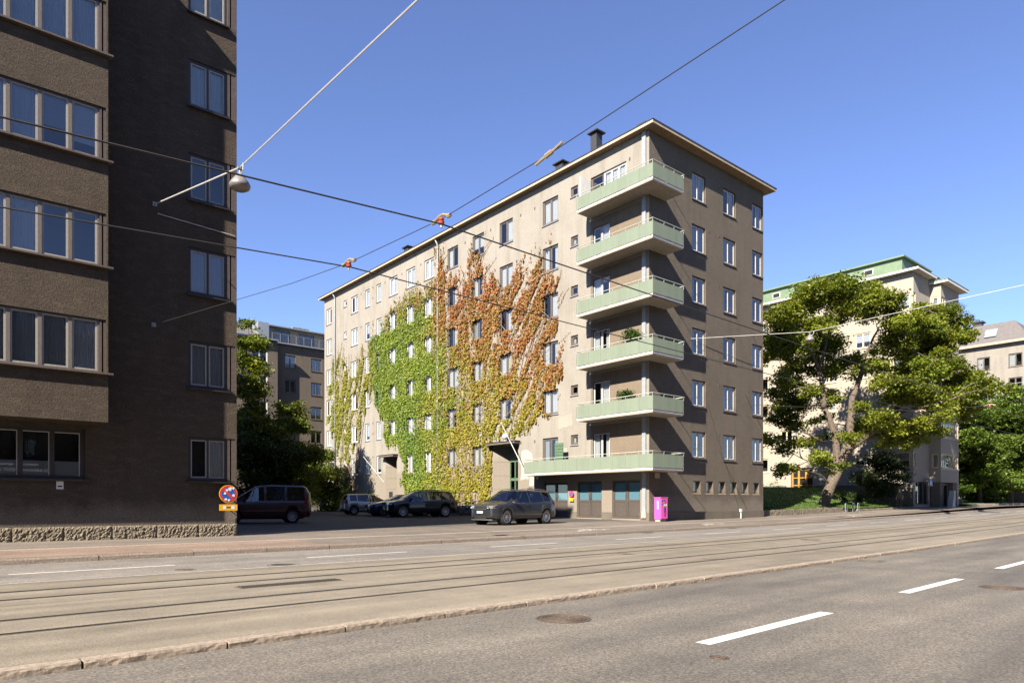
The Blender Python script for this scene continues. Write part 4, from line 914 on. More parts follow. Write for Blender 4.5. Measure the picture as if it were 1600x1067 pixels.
maple = tree('maple_tree', TB, tr, [.52, .43, .41, .45],
  [(tr[3], tp(.3, 9.2, .3), .34, .24), (tp(.3, 9.2, .3), tp(-.2, 12.5, .2), .24, .16), (tp(-.2, 12.5, .2), tp(-2.2, 16.5, -1), .15, .06), (tp(-.2, 12.3, .2), tp(1.2, 16.6, 1), .14, .06),
   (tr[3], tp(2.4, 6.2), .46, .36), (tp(2.4, 6.2), tp(3.5, 12.0, .6), .34, .2), (tp(3.5, 12.0, .6), tp(5.0, 15.8, .8), .18, .07), (tp(2.4, 6.0), tp(6.2, 9.8, -1), .32, .2), (tp(6.2, 9.8, -1), tp(10.4, 12.0, -1.6), .18, .07),
   (tp(5.2, 8.6, -.7), tp(9.6, 9.7, -2), .18, .08), (tp(3.4, 6.9, -.2), tp(6.6, 7.9, -1.5), .2, .09), (tp(5.8, 9.6, -1), tp(8.2, 14.2, .6), .15, .06), (tp(.2, 6.4), tp(-2.6, 7.6, -.6), .12, .05), (tp(.3, 9.8, .3), tp(-2.4, 11.6, .8), .12, .05)],
  mc, 'big spreading maple with a forked trunk leaning on the lawn edge', per=760, lsize=.215, seed=2, cols=((.09, .145, .014), (.27, .285, .028)))
# small tree by the cream house, shade put into its dark leaf colours
sc_ = spread(16, (66.4, 26.6, 4.2), (2.6, 2.0, 2.0), 8, (.8, 1.2), .3)
tree('small_tree', (66.4, 26.8, 1.0), [(66.4, 26.8, 1.0), (66.4, 26.8, 2.4)], [.12, .09], [((66.4, 26.8, 2.2), (65.2, 26.4, 4.4), .07, .03), ((66.4, 26.8, 2.2), (67.8, 26.6, 4.6), .07, .03)], sc_, 'small shade darkened bushy tree in front of the cream house shop corner', per=600, lsize=.2, seed=5, cols=((.015, .032, .006), (.04, .06, .012)))
# dense street trees beyond the cream house
for i, (x, y, h, rr) in enumerate(((84.5, 26.2, 14.0, 5.0), (93.0, 26.0, 16.2, 5.2), (99.0, 24.4, 15.6, 5.0), (89.0, 31.5, 16.4, 5.2), (104.0, 27.2, 16.2, 5.0))):
    b_ = (x, y, gz(x, 24) + .1); cl = spread(34, (x, y, h * .52), (rr * .9, rr * .9, h * .42), 40 + i, (1.3, 1.9), .35)
    tree('lime_tree', b_, [b_, (x + .1, y, 3.0), (x, y + .1, 6.0)], [.3, .24, .2], [((x, y, 4.5), (x + 1.8, y - 1, 8), .14, .05), ((x, y, 4.5), (x - 2, y + .5, 8.5), .14, .05)], cl,
         ['dense green street tree next to the cream house corner', 'dense green street tree second along the grass verge', 'dense green street tree third along the grass verge', 'tall dense green tree behind the verge trees', 'dense green tree in front of the ochre mansard house'][i], per=420, lsize=.3, seed=20 + i, cols=((.06, .125, .014), (.16, .21, .024)), group='street trees beyond the cream house', twig=False)
# trees in the yard
def yard_tree(name, x, y, cl, label, seed, cols, r=.16, per=520, ls=.2):
    z = gz(x, y); zt = max(c[2] for c in cl); return tree(name, (x, y, z), [(x, y, z), (x + .1, y, z + 2), (x, y, zt * .55)], [r, r * .8, r * .6], [((x, y, zt * .3), (cl[3][0], cl[3][1], cl[3][2]), r * .5, .03), ((x, y, zt * .35), (cl[5][0], cl[5][1], cl[5][2]), r * .5, .03)], cl, label, per=per, lsize=ls, seed=seed, cols=cols)
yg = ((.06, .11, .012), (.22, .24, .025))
yard_tree('slender_tree', 18.6, 53.2, spread(20, (18.2, 53.4, 13.0), (1.2, 1.2, 2.3), 3, (.55, .85), .15) + spread(16, (18.1, 53.4, 9.8), (1.4, 1.4, 2.0), 32, (.55, .85), .2) + spread(16, (18.4, 53.0, 5.6), (2.0, 1.8, 2.6), 31, (.9, 1.2), .2), 'tall loose leaved tree rising beside the dark brown house corner', 61, yg, ls=.22)
yard_tree('bushy_tree', 21.5, 53.2, spread(20, (21.2, 53.4, 7.8), (1.3, 1.3, 2.0), 5, (.55, .85), .2) + spread(24, (21.5, 53.2, 4.0), (2.1, 2.0, 2.3), 51, (.9, 1.2), .3), 'round bushy tree in the yard in front of the grey house', 62, yg)
yard_tree('bushy_tree', 17.6, 52.0, spread(30, (17.6, 52.0, 4.0), (3.4, 3.2, 3.4), 6, (1.1, 1.6), .25), 'dark shaded bushy tree behind the dark red van', 63, ((.02, .04, .007), (.05, .07, .012)))  # leaf colours darkened to carry the shade of the brown house
yard_tree('lilac_bush', 27.2, 60.0, spread(20, (27.2, 60.0, 3.2), (1.8, 2.2, 2.7), 7, (.9, 1.3), .2), 'tall leafy bush against the creeper house far corner', 64, yg)
yard_tree('poplar_tree', 36.5, 102.0, spread(16, (34.6, 102, 25.0), (2.6, 2, 3.4), 71, (.8, 1.3), .2) + spread(8, (31.4, 102, 25.4), (1.3, 1, 1.8), 72, (.7, 1.0), .2), 'pale green treetop rising behind the grey house roof', 65, ((.06, .085, .02), (.12, .14, .04)), r=.25, per=260)
def hedge(name, x0, x1, y0, y1, h, label, seed, cols):
    r = random.Random(seed); cl = []; n = int((x1 - x0 + .5) * (y1 - y0 + .5) * 1.1) + 6
    for i in range(n): cl.append((r.uniform(x0, x1), r.uniform(y0, y1), gz((x0 + x1) / 2, (y0 + y1) / 2) + r.uniform(.25, h - .35), r.uniform(.45, .65)))
    bx, by = (x0 + x1) / 2, (y0 + y1) / 2; t = thing(name, (bx, by, gz(bx, by)), label, 'hedge'); P, N, S, K = crown_leaves(cl, 330, .13, cols, (bx, by, gz(bx, by)), .9, seed); leaf_object('foliage', P, N, S, K, 'leaf', t)
    b = MB()
    for i in range(14): q = (r.uniform(x0, x1) - bx, r.uniform(y0, y1) - by); b.tube([(q[0], q[1], -.05), (q[0] + r.uniform(-.2, .2), q[1], h * .6)], .02, 5)
    O('stem', b, 'bark', t, kind='stuff')
hedge('hedge', 20.5, 22.2, 51, 55, 1.6, 'dark clipped hedge in the shade behind the silver hatchback', 81, ((.02, .045, .008), (.05, .075, .012)))  # darker leaf colours hold the yard shade for this hedge
hedge('hedge', 27.5, 29.2, 53.2, 62.5, 1.9, 'sunlit hedge growing along the creeper house wall', 82, yg)
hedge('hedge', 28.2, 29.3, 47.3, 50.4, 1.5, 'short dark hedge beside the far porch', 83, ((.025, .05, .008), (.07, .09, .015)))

# ================================================================== creeper on the long wall
def inpoly(p, poly):
    x, y = p; c = False; j = len(poly) - 1
    for i in range(len(poly)):
        xi, yi = poly[i]; xj, yj = poly[j]
        if (yi > y) != (yj > y) and x < (xj - xi) * (y - yi) / (yj - yi) + xi: c = not c
        j = i
    return c
V_STRAND = [(64.5, 9.6), (63.6, 13.2), (62.6, 14.9), (61.2, 15.3), (59.6, 12.8), (58.2, 13.5), (56.4, 14.4), (55.2, 15.2), (53.4, 14.2), (54.0, 11.9), (56.0, 9.9), (56.6, 8.2), (57.8, 6.5), (59.6, 4.6), (61.0, 4.6), (62.7, 7.2)]
V_GREEN = [(55.5, 15.3), (52.9, 16.2), (51.6, 17.2), (49.5, 17.3), (47.7, 18.0), (46.7, 17.2), (45.6, 17.8), (44.5, 18.6), (44.2, 20.4), (43.4, 18.1), (42.1, 16.6), (40.2, 14.7), (38.3, 11.6), (37.25, 7.9), (37.5, 5.7), (37.62, .7), (49.6, .7), (49.6, 3.8), (50.4, 5.7), (52.6, 6.2), (52.9, 8.4), (54.3, 9.6), (54.9, 12.6)]
V_RUST = [(44.5, 18.6), (44.2, 20.4), (43.5, 17.8), (42.1, 17.7), (41.3, 16.4), (40.65, 17.7), (40.25, 19.1), (39.1, 19.0), (38.6, 17.5), (37.9, 16.2), (35.5, 16.0), (34.1, 16.0), (32.8, 16.7), (31.95, 16.6), (32.2, 15.3), (31.1, 15.0), (32.2, 14.0), (31.4, 13.3), (31.1, 12.1), (31.8, 10.6), (30.5, 9.9), (30.9, 8.8), (31.6, 7.3), (32.0, 6.4), (32.9, 5.9), (34.5, 5.7), (35.85, 5.65), (36.9, 5.6), (37.5, 5.7), (37.25, 7.9), (38.3, 11.6), (40.2, 14.7), (42.1, 16.6), (43.4, 18.1)]
holes = [(MY1 - h[2], h[1], MY1 - h[0], h[3]) for h in FL.h]
def in_window(Y, z, m):
    for a, z0, b_, z1 in holes:
        if a + m < Y < b_ - m and z0 + m < z < z1 - m * .6: return True
    return False
def nz3(x, y, s): return noise.noise(Vector((x, y, s)))
def make_vine(name, label, region, n, seed):
    r = random.Random(seed); P = []; N = []; S = []; K = []
    ys = [p[0] for p in region]; zs = [p[1] for p in region]; y0, y1, z0, z1 = min(ys) - 1.2, max(ys) + 1.2, min(zs) - .6, max(zs) + 1.4
    for _ in range(n):
        Y, z = r.uniform(y0, y1), r.uniform(z0, z1)
        jy, jz = Y + nz3(Y * 1.3, z * .8, 3) * .55 + nz3(Y * 4, z * 2, 5) * .22, z + nz3(Y * 1.4, z * 1.4, 7) * .5 - abs(nz3(Y * 3.2, z * .35, 11)) * .9
        jz -= abs(nz3(Y * 4.6, z * .25, 13)) * 1.1
        edge = 1.0
        if not inpoly((jy, jz), region):
            if not inpoly((jy + nz3(Y * 2.2, z * .5, 15) * 1.3, jz - .55 - abs(nz3(Y * 5.5, z * .3, 17)) * 1.2), region): continue
            edge = .16
        if name == 'sparse':
            d = nz3(Y * .9 + z * .35, z * .28 - Y * .12, 21); dens = 1 if abs(d) < .17 else (.55 if abs(d) < .27 else .07); m = .02
        elif name == 'rust':
            sx = (Y * .80 + z * .60); sy = (z * .80 - Y * .60)      # shoots trail up and towards the corner
            d = nz3(sx * 1.5, sy * .22, 31); big = nz3(Y * .5, z * .5, 33); w_ = max(0, min(1, (40.5 - Y) / 6)); dens = 1 - w_ * max(0, min(1, (d - .05) * 6)) * .95; dens *= 1 if big > -.34 or Y < 36 else .25; dens *= .22 if nz3(sx * 2.1, sy * .6, 35) > .16 else 1; m = .12 if Y > 38 else .06
            if z > 16.2 and abs(nz3(Y * 2.5, z * .3, 8)) > .28: dens *= .25
        else:
            big = nz3(Y * .45, z * .45, 41); dens = 1 if big > -.45 else .35; thin = nz3(Y * 1.4, z * .35, 46); dens *= .25 if (Y < 43.8 and thin > .15) else 1; m = .22 if 6 < z < 14 and Y > 44 else .1
            if z < 2.2 and nz3(Y * 1.1, z * .6, 44) > .05: dens *= .1
        m += .10 * nz3(Y * 5, z * 5, 51)
        dens *= edge
        if r.random() > dens or in_window(Y, z, m): continue
        if 34.8 < Y < 37.6 and z < 5.7: continue
        if 50.7 < Y < 52.7 and z < 5.5: continue
        if z < .45: continue
        bump = .055 + .05 * nz3(Y * 1.1, z * 1.1, 61) + .05 * nz3(Y * 3, z * 3, 62)
        P.append((MX - max(.03, bump + r.uniform(-.03, .08)), Y, z)); N.append((-1 + r.uniform(-.5, .5), r.uniform(-.9, .9), r.uniform(-.3, .9))); S.append(.07 + .13 * r.random() ** 1.5)
        t = max(0, min(1, .5 + .55 * nz3(Y * .32, z * .32, 71) + .25 * nz3(Y * 1.6, z * 1.6, 72) + r.gauss(0, .16)))
        green = Vector((.095, .185, .008)).lerp(Vector((.25, .31, .011)), t); yel = Vector((.25, .25, .010)).lerp(Vector((.34, .27, .016)), t); rust = Vector((.36, .115, .032)).lerp(Vector((.31, .19, .035)), t)
        wob = .5 * nz3(Y * .45, z * .3, 75) + .35 * nz3(Y * 1.3, z * 1.0, 76)
        fy = max(0, min(1, (46.8 - Y) / 5.5 + 1.2 * wob + r.gauss(0, .2)))                 # east of the drainpipe the leaves turn
        fr = max(0, min(1, (z - 9.6) / 3.4 + (38.5 - Y) / 6.5 + 1.5 * wob + r.gauss(0, .2))) * max(0, min(1, (46.6 - Y) / 2.6 + wob)) if Y < 46.6 else max(0, min(1, (z - 16.2) / 2.4 + wob + r.gauss(0, .2)))
        c = green.lerp(yel, fy).lerp(rust, fr * (1 if Y < 46.6 else .7))
        if name == 'sparse': c = Vector((.21, .25, .014)).lerp(Vector((.30, .25, .03)), max(0, min(1, t + (z - 11) * .05)))
        if r.random() < .07 and Y < 44: c = Vector((.30, .06, .025)) if z > 8 else Vector((.32, .17, .02))
        if r.random() < .06: c = Vector((.09, .14, .012))
        c *= r.uniform(.75, 1.2); K.append(tuple(c))
    # trailing tendrils along the upper rim
    for _ in range(int(n / 3200)):
        i = r.randrange(len(region)); q = Vector(region[i]).lerp(Vector(region[(i + 1) % len(region)]), r.random())
        if q.y < 12 and not name == 'rust': continue
        if q.y < 6.5: continue
        ang = RAD(r.uniform(60, 125)) if name != 'rust' else RAD(r.uniform(95, 150)); L = r.uniform(.6, 2.0)
        for t in np.linspace(0, 1, int(L * 22)):
            Y, z = q.x + math.cos(ang) * L * t + .1 * math.sin(t * 5 + i), q.y + math.sin(ang) * L * t
            if in_window(Y, z, .02): continue
            P.append((MX - r.uniform(.02, .06), Y + r.uniform(-.05, .05), z)); N.append((-1, r.uniform(-.8, .8), r.uniform(-.4, .8))); S.append(r.uniform(.06, .13) * (1.1 - .5 * t)); K.append((.22, .11, .025) if name == 'rust' else (.17, .15, .02))
    yb, zb = sum(ys) / len(ys), .4
    t = thing('climbing_vine', (MX, yb, zb), label, 'climbing plant'); base = np.array([MX, yb, zb])
    leaf_object('foliage', np.array(P) - base, np.array(N), np.array(S), np.array(K), 'vine_leaf', t, asp=.85)
    b = MB()
    for k in range({'green': 48, 'rust': 46, 'sparse': 14}[name]):
        if name == 'rust': Y, z = r.uniform(33.5, 43.5), r.uniform(5.8, 9.0)
        elif name == 'green': Y, z = r.uniform(38.2, 48.8), .45
        else: Y, z = r.uniform(58.5, 60.8), 2.0
        pts = []; ang = RAD(90)
        for s_ in range(40):
            pts.append((-.03 - .01 * (s_ % 2), Y - yb, z - zb)); tgt = RAD(118) if name == 'rust' and Y < 40 else RAD(90); ang += r.uniform(-.22, .22) + (tgt - ang) * .25
            Y += math.cos(ang) * .35; z += math.sin(ang) * .35
            if in_window(Y, z, .0): Y += .5 * (1 if k % 2 else -1)
            if not inpoly((Y, z), region) and s_ > 3 and name != 'sparse': break
        if len(pts) > 3: b.tube(pts, [.028 * (1 - i / len(pts)) + .008 for i in range(len(pts))], 5)
    O('stem', b, 'stem', t, kind='stuff')
make_vine('green', 'dense green creeper covering the lower middle of the long wall', V_GREEN, 160000, 1)
make_vine('rust', 'rust red creeper with autumn leaves trailing up towards the green balconies', V_RUST, 150000, 2)
make_vine('sparse', 'sparse yellow green creeper strands beside the far drainpipe', V_STRAND, 64000, 3)
# plants on balconies
for i, (Y, X, z, s_, lab) in enumerate(((24.7, 29.25, 10.2, .44, 'leafy green pot plant rising over the rail of the fourth balcony down'), (25.0, 29.25, 7.05, .2, 'small pot plant on the balcony below the leafy one'))):
    t = thing('potted_plant', (X, Y, 18.44 - PITCH * (3 + i)), lab, 'plant'); O('pot', MB().lathe([(.001, 0), (.13, 0), (.17, .3), (.15, .3), (.001, .26)], 14), 'ceramic', t)
    cl = spread(7, (X, Y, z + .3), (s_ * .5, s_, s_ * .8), 90 + i, (.16, .24), .1); P, N, S, K = crown_leaves(cl, 900, .11, ((.04, .09, .015), (.10, .15, .03)), t.location, 1, 91 + i); leaf_object('foliage', P, N, S, K, 'leaf', t)
    O('stem', MB().tube([(0, 0, .2), (.03, 0, 1.15)], .015, 5), 'bark', t)

# ================================================================== lawn and verge
def bank(name, x0, x1, y0, y1, zf, mat, nx, ny):
    b = MB(); vs = [(x0 + (x1 - x0) * i / nx, y0 + (y1 - y0) * j / ny, zf(x0 + (x1 - x0) * i / nx, y0 + (y1 - y0) * j / ny)) for i in range(nx + 1) for j in range(ny + 1)]
    b.add(vs, [(i * (ny + 1) + j, (i + 1) * (ny + 1) + j, (i + 1) * (ny + 1) + j + 1, i * (ny + 1) + j + 1) for i in range(nx) for j in range(ny)]); return O(name, b, mat, kind='structure', smooth=True)
def lawn_z(x, y):
    t = max(0, min(1, (y - 25.0) / 8.5)); e = min(1, max(0, (70.2 - x) / 4)); return gz(x, 24.0) + .28 + 1.75 * (t * t * (3 - 2 * t)) + .06 * noise.noise(Vector((x * .5, y * .5, 0)))
bank('lawn', 42.6, 69.9, 24.6, 42, lawn_z, 'grass', 50, 34)
gr = rng.random((26000, 2)); gx = 42.7 + gr[:, 0] * 27; gy = 24.7 + gr[:, 1] ** 1.6 * 15; gzv = np.array([lawn_z(a, b_) for a, b_ in zip(gx, gy)])
cen = np.stack([gx, gy, gzv + .04], 1); nn = rng.normal(size=(26000, 3)) * np.array([1, 1, .25]); kc = np.array([.085, .15, .018]) * rng.uniform(.7, 1.35, (26000, 1))
lg = leaf_object('lawn_grass', cen, nn, rng.uniform(.09, .16, 26000), kc, 'leaf', None, 'stuff', asp=.35); tag(lg, 'short mown green grass on the lawn under the maple', 'grass')
# low granite walls round the lawn
lw = thing('retaining_wall', (50, 24.45, gz(50, 24.3)), 'low pale granite retaining wall along the lawn edge', 'low wall')
for i in range(20):
    x = 42.8 + i * 1.32
    if 55 < x < 57: continue
    O('wall_stone', rough_stone(1.3, .3, .42 if x < 54 else .2, i, .03), 'granite', lw, (x + .65 - 50, .0, gz(x, 25) - gz(50, 25) - .02))
# planting along the cream house foot
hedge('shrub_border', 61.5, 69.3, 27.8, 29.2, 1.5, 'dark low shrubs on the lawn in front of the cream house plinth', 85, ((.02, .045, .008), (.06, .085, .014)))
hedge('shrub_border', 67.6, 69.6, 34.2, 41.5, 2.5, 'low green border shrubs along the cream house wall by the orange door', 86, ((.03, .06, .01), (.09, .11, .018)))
def verge_z(x, y): return gz(x, 23.6) + .16 + .04 * (y - 23.2) + .05 * noise.noise(Vector((x, y, 3)))
bank('grass_verge', 80.2, 118, 23.3, 34, verge_z, 'grass', 40, 12)
vk = thing('retaining_wall', (84, 23.2, gz(84, 23.2)), 'low stone edging of the grass verge under the dense trees', 'low wall')
for i in range(24): x = 80.2 + i * 1.5; O('wall_stone', rough_stone(1.48, .25, .24, i, .02), 'kerb', vk, (x + .75 - 84, 0, gz(x, 23.2) - gz(84, 23.2) - .02))
# ================================================================== vehicles
def interp(tab, x):
    if x <= tab[0][0]: return tab[0][1]
    for (a, va), (b_, vb) in zip(tab, tab[1:]):
        if x <= b_: 
            t = (x - a) / (b_ - a); return va + (vb - va) * t
    return tab[-1][1]
def make_car(name, loc, rot, label, spec, group=None):
    """x = forward, y = left. spec holds the side profile as (x, z) tables"""
    sp = spec; t = thing(name, loc, label, 'car', group, rot); L, Wd = sp['L'], sp['W'] / 2; xf, xr = L / 2, -L / 2
    wheels = sp['wheels']; wr = sp['wr']; ar = wr + .045; zl = sp['sill']
    xs = set(np.linspace(xr, xf, 70).tolist())
    for wx in wheels: xs |= {wx + ar * math.cos(PI * k / 16) for k in range(17)}
    for k in ('ws', 'rw'): xs |= set(sp[k])
    for a in sp['glass']: xs |= set(a)
    for a in sp['doors']: xs |= set(a)
    xs = sorted(xs)
    xs = [x for i, x in enumerate(xs) if i == 0 or x - xs[i - 1] > 1e-4]
    def zlow(x):
        z = interp(sp['low'], x)
        for wx in wheels:
            d = abs(x - wx)
            if d < ar: z = max(z, wr + math.sqrt(ar * ar - d * d))
        return z
    def sm(f, x, h=.06): return (f(x - h) + 2 * f(x) + f(x + h)) / 4
    rows = 11; grid = []
    for x in xs:
        w_ = Wd * interp(sp['plan'], x); zt = sm(lambda q: interp(sp['top'], q), x); zb = min(sm(lambda q: interp(sp['belt'], q), x), zt - .02); wt = min(Wd * interp(sp['topw'], x), w_ * .97)
        z0 = zlow(x); zm = max(z0 + .01, .52 * zb + .06); g_ = max(.0, zt - zb)
        pr = [(w_ * .95, z0), (w_ * .985, max(z0 + .004, zl + .12)), (w_, max(zm, z0 + .008)), (w_ * .985, max(zb - .1, z0 + .012)), (w_ * .955, zb), (wt + (w_ * .95 - wt) * .5, zb + g_ * .5), (wt + .012, zt - min(.07, g_ * .3)), (wt * .93, zt - .012), (wt * .7, zt + .005), (wt * .35, zt + .014), (0, zt + .017)]
        grid.append(pr)
    n = len(xs); mats = {}
    def facekey(i, j):
        xm = (xs[i] + xs[i + 1]) / 2
        if sp['ws'][0] < xm < sp['ws'][1] and j >= 6: return 'windscreen'
        if sp['rw'][0] < xm < sp['rw'][1] and j >= 6: return 'rear_window'
        if j in (4, 5):
            for k, (a, b_) in enumerate(sp['glass']):
                if a < xm < b_: return 'side_window%d' % k
        if 0 <= j <= 3:
            for k, (a, b_) in enumerate(sp['doors']):
                if a < xm < b_: return 'door%d' % k
        if j == 0 and sp.get('clad'): return 'sill_trim'
        return 'body'
    for side in (1, -1):
        for i in range(n - 1):
            for j in range(rows - 1):
                k = facekey(i, j); 
                if k not in ('body', 'windscreen', 'rear_window', 'sill_trim'): k += '_l' if side > 0 else '_r'
                off = -.012 if 'window' in k or k == 'windscreen' else 0
                if k.startswith('door') and j == 0 and sp.get('clad'): pass
                b = mats.setdefault(k, MB())
                v = [(xs[i], side * (grid[i][j][0] + off), grid[i][j][1]), (xs[i + 1], side * (grid[i + 1][j][0] + off), grid[i + 1][j][1]), (xs[i + 1], side * (grid[i + 1][j + 1][0] + off), grid[i + 1][j + 1][1]), (xs[i], side * (grid[i][j + 1][0] + off), grid[i][j + 1][1])]
                if k in ('windscreen', 'rear_window'): v = [(x, y / (1 - .0), z - .006) for x, y, z in v]
                b.add(v, [(0, 1, 2, 3) if side < 0 else (3, 2, 1, 0)])
    def ybox(x0, x1, y0, y1, z0, z1, m=10):
        q = MB(); ys = np.linspace(y0, y1, m + 1)
        for k in range(m): q.box(x0, x1, float(ys[k]), float(ys[k + 1]), z0, z1)
        return q
    def bend(me):       # noses and tails are bowed in plan and raked
        for v in me.vertices:
            x, y, z = v.co; e = L / 2 - 1.35; t_ = max(0, (abs(x) - 1.35) / e); k = min(1.3, abs(y) / Wd)
            v.co.x = x - math.copysign(1, x) * t_ * t_ * (.20 * k * k + .05 * max(0, z - .55) + .10 * max(0, .42 - z))
    for i, rev in ((0, 0), (n - 1, 1)):     # ends
        b = mats['body']; m = 10
        for (w0, z0_), (w1, z1_) in zip(grid[i], grid[i][1:]):
            for k in range(m):
                f0, f1 = -1 + 2 * k / m, -1 + 2 * (k + 1) / m; q = [(xs[i], w0 * f0, z0_), (xs[i], w0 * f1, z0_), (xs[i], w1 * f1, z1_), (xs[i], w1 * f0, z1_)]
                b.add(q, [(0, 1, 2, 3) if rev else (3, 2, 1, 0)])
    body = None; objs = {}
    for k, b in mats.items():
        base = k.split('_l')[0].split('_r')[0] if k.startswith(('door', 'side')) else k; base = ''.join(c for c in base if not c.isdigit())
        me = b.mesh(base, sp['paint'] if base in ('body', 'door') else ('trim' if base == 'sill_trim' else 'glass_dark'), True)
        bm = bmesh.new(); bm.from_mesh(me); bmesh.ops.remove_doubles(bm, verts=bm.verts, dist=.0006); bm.to_mesh(me); bm.free()
        objs[k] = O(base, me, None, t)
    def side_y(x, z):
        i = min(range(n), key=lambda q: abs(xs[q] - x)); pr = grid[i]
        for a, b_ in zip(pr, pr[1:]):
            if a[1] <= z <= b_[1]: f = (z - a[1]) / max(1e-6, b_[1] - a[1]); return a[0] + (b_[0] - a[0]) * f
        return pr[3][0]
    # doors: seams and handles
    for k, (a, b_) in enumerate(sp['doors']):
        for s_ in ('l', 'r'):
            d = objs.get('door%d_%s' % (k, s_)); sg = 1 if s_ == 'l' else -1
            if not d: continue
            for x in (a, b_):
                sb = MB()
                zz = np.linspace(zlow(x) + .02, interp(sp['belt'], x) - .0, 7); pts = [(x, sg * (side_y(x, z) + .002), z) for z in zz]
                for p, q in zip(pts, pts[1:]): sb.quad((p[0] - .006, p[1], p[2]), (p[0] + .006, p[1], p[2]), (q[0] + .006, q[1], q[2]), (q[0] - .006, q[1], q[2]))
                O('door_seam', sb, 'trim', d)
            hx = a + .16; hz = interp(sp['belt'], hx) - .11; hy = side_y(hx, hz)
            O('handle', MB().tube([(hx - .09, sg * hy, hz), (hx - .07, sg * (hy + .03), hz), (hx + .07, sg * (hy + .03), hz), (hx + .09, sg * hy, hz)], .013, 6), sp.get('handle', sp['paint']), d)
    # inside: floor, seats, dark tub
    ib = MB().box(xr + .25, xf - .35, -Wd * .8, Wd * .8, zl + .02, zl + .1)
    for x in sp['seats']:
        for y_ in (-.38, .38): ib.box(x - .28, x + .28, y_ - .24, y_ + .24, .4, .62).box(x - .36, x - .24, y_ - .24, y_ + .24, .6, 1.12).box(x - .34, x - .26, y_ - .12, y_ + .12, 1.13, 1.3)
    ib.box(sp['ws'][0] - .3, sp['ws'][0] + .5 if sp['ws'][0] > 0 else .6, -Wd * .8, Wd * .8, .75, .9)
    O('interior', ib, 'interior', t)
    # wheels
    for wx in wheels:
        for sg in (1, -1):
            yc = sg * (Wd * .97 - .11)
            O('wheel_arch', MB().lathe([(ar - .008, -.2), (ar - .008, .1), (.05, .1 if sg < 0 else -.2)], 24, c=(wx, yc - sg * .03, wr), axis='y'), 'trim', t)
            wo = O('wheel', MB().lathe([(wr * .66, -.105), (wr * .93, -.11), (wr, -.08), (wr, .08), (wr * .93, .11), (wr * .66, .105)], 28, axis='y'), 'tyre', t, (wx, yc, wr), smooth=True)
            O('brake_disc', MB().lathe([(wr * .66, .0), (.02, .0)], 24, c=(0, sg * .02, 0), axis='y'), 'trim', wo)
            rb = MB(); f = sg * .095
            rb.lathe([(wr * .68, f), (wr * .69, f + sg * .012), (wr * .61, f + sg * .008), (wr * .60, f - sg * .06)] if sg > 0 else [(wr * .60, f - sg * .06), (wr * .61, f + sg * .008), (wr * .69, f + sg * .012), (wr * .68, f)], 28, axis='y')
            rb.lathe([(.065, f - sg * .03), (.055, f - sg * .005), (.001, f - sg * .002)] if sg > 0 else [(.001, f - sg * .002), (.055, f - sg * .005), (.065, f - sg * .03)], 14, axis='y')
            ns = sp.get('spokes', 10)
            for q in range(ns):
                a = 2 * PI * q / ns; c_, s2 = math.cos(a), math.sin(a); px_, pz_ = -s2, c_; w0, w1 = .026, .018; r0, r1 = .05, wr * .63
                rb.add([(c_ * r0 + px_ * w0, f - sg * .012, s2 * r0 + pz_ * w0), (c_ * r0 - px_ * w0, f - sg * .012, s2 * r0 - pz_ * w0), (c_ * r1 - px_ * w1, f, s2 * r1 - pz_ * w1), (c_ * r1 + px_ * w1, f, s2 * r1 + pz_ * w1)], [(0, 1, 2, 3) if sg < 0 else (3, 2, 1, 0)])
            O('rim', rb, 'alloy', wo)
    # front: grille, lamps, plate, bumper trim
    def nose(z, f=1): 
        return xf if f > 0 else xr
    zh = sp['lamp_z']; wl = Wd * interp(sp['plan'], xf)
    for sg in (1, -1):
        y0, y1 = sg * wl * .58, sg * wl * .99; x1 = xf - .24
        y2 = sg * (side_y(x1, zh) + .004)
        lamp = MB().add([(xf + .012, y0, zh - .05), (xf + .006, y1, zh - .07), (x1, y2, zh - .01), (xf + .008, y0, zh + .075), (xf - .01, y1, zh + .085), (x1 - .04, y2 - sg * .006, zh + .12)], [(0, 1, 4, 3), (1, 2, 5, 4)] if sg > 0 else [(3, 4, 1, 0), (4, 5, 2, 1)])
        hl = O('headlight', lamp, 'lens', t); O('lamp_reflector', MB().lathe([(.05, .0), (.03, -.02), (.001, -.02)], 12, c=(0, 0, 0), axis='y'), 'chrome', hl, (xf + .016, (y0 + y1) / 2, zh + .01), RAD(-90))
        zt_ = sp['tail_z']; wl2 = Wd * interp(sp['plan'], xr); yb = sg * wl2 * 1.0; x2 = xr + .2; yc = sg * (side_y(x2, zt_) + .005)
        O('tail_light', MB().add([(xr - .008, sg * wl2 * .62, zt_ - .06), (xr - .006, yb, zt_ - .08), (x2, yc, zt_ - .04), (xr - .006, sg * wl2 * .66, zt_ + sp.get('tail_h', .1)), (xr - .004, yb * .985, zt_ + sp.get('tail_h', .1) + .02), (x2 - .04, yc - sg * .01, zt_ + sp.get('tail_h', .1))], [(3, 4, 1, 0), (4, 5, 2, 1)] if sg > 0 else [(0, 1, 4, 3), (1, 2, 5, 4)]), 'tail', t)
        mz = interp(sp['belt'], sp['ws'][0] - .5) + .06; mx_ = sp['mirror']; my = side_y(mx_, mz - .08)
        mo = O('wing_mirror', MB().add([(.1, 0, -.07), (.1, sg * .2, -.06), (.1, sg * .22, .07), (.1, .03 * sg, .08), (-.03, 0, -.05), (-.03, sg * .18, -.07), (-.03, sg * .2, .08), (-.03, .03 * sg, .08)], [(0, 1, 2, 3), (7, 6, 5, 4), (0, 4, 5, 1), (1, 5, 6, 2), (2, 6, 7, 3), (3, 7, 4, 0)]), sp['paint'], t, (mx_, sg * (my - .0), mz))
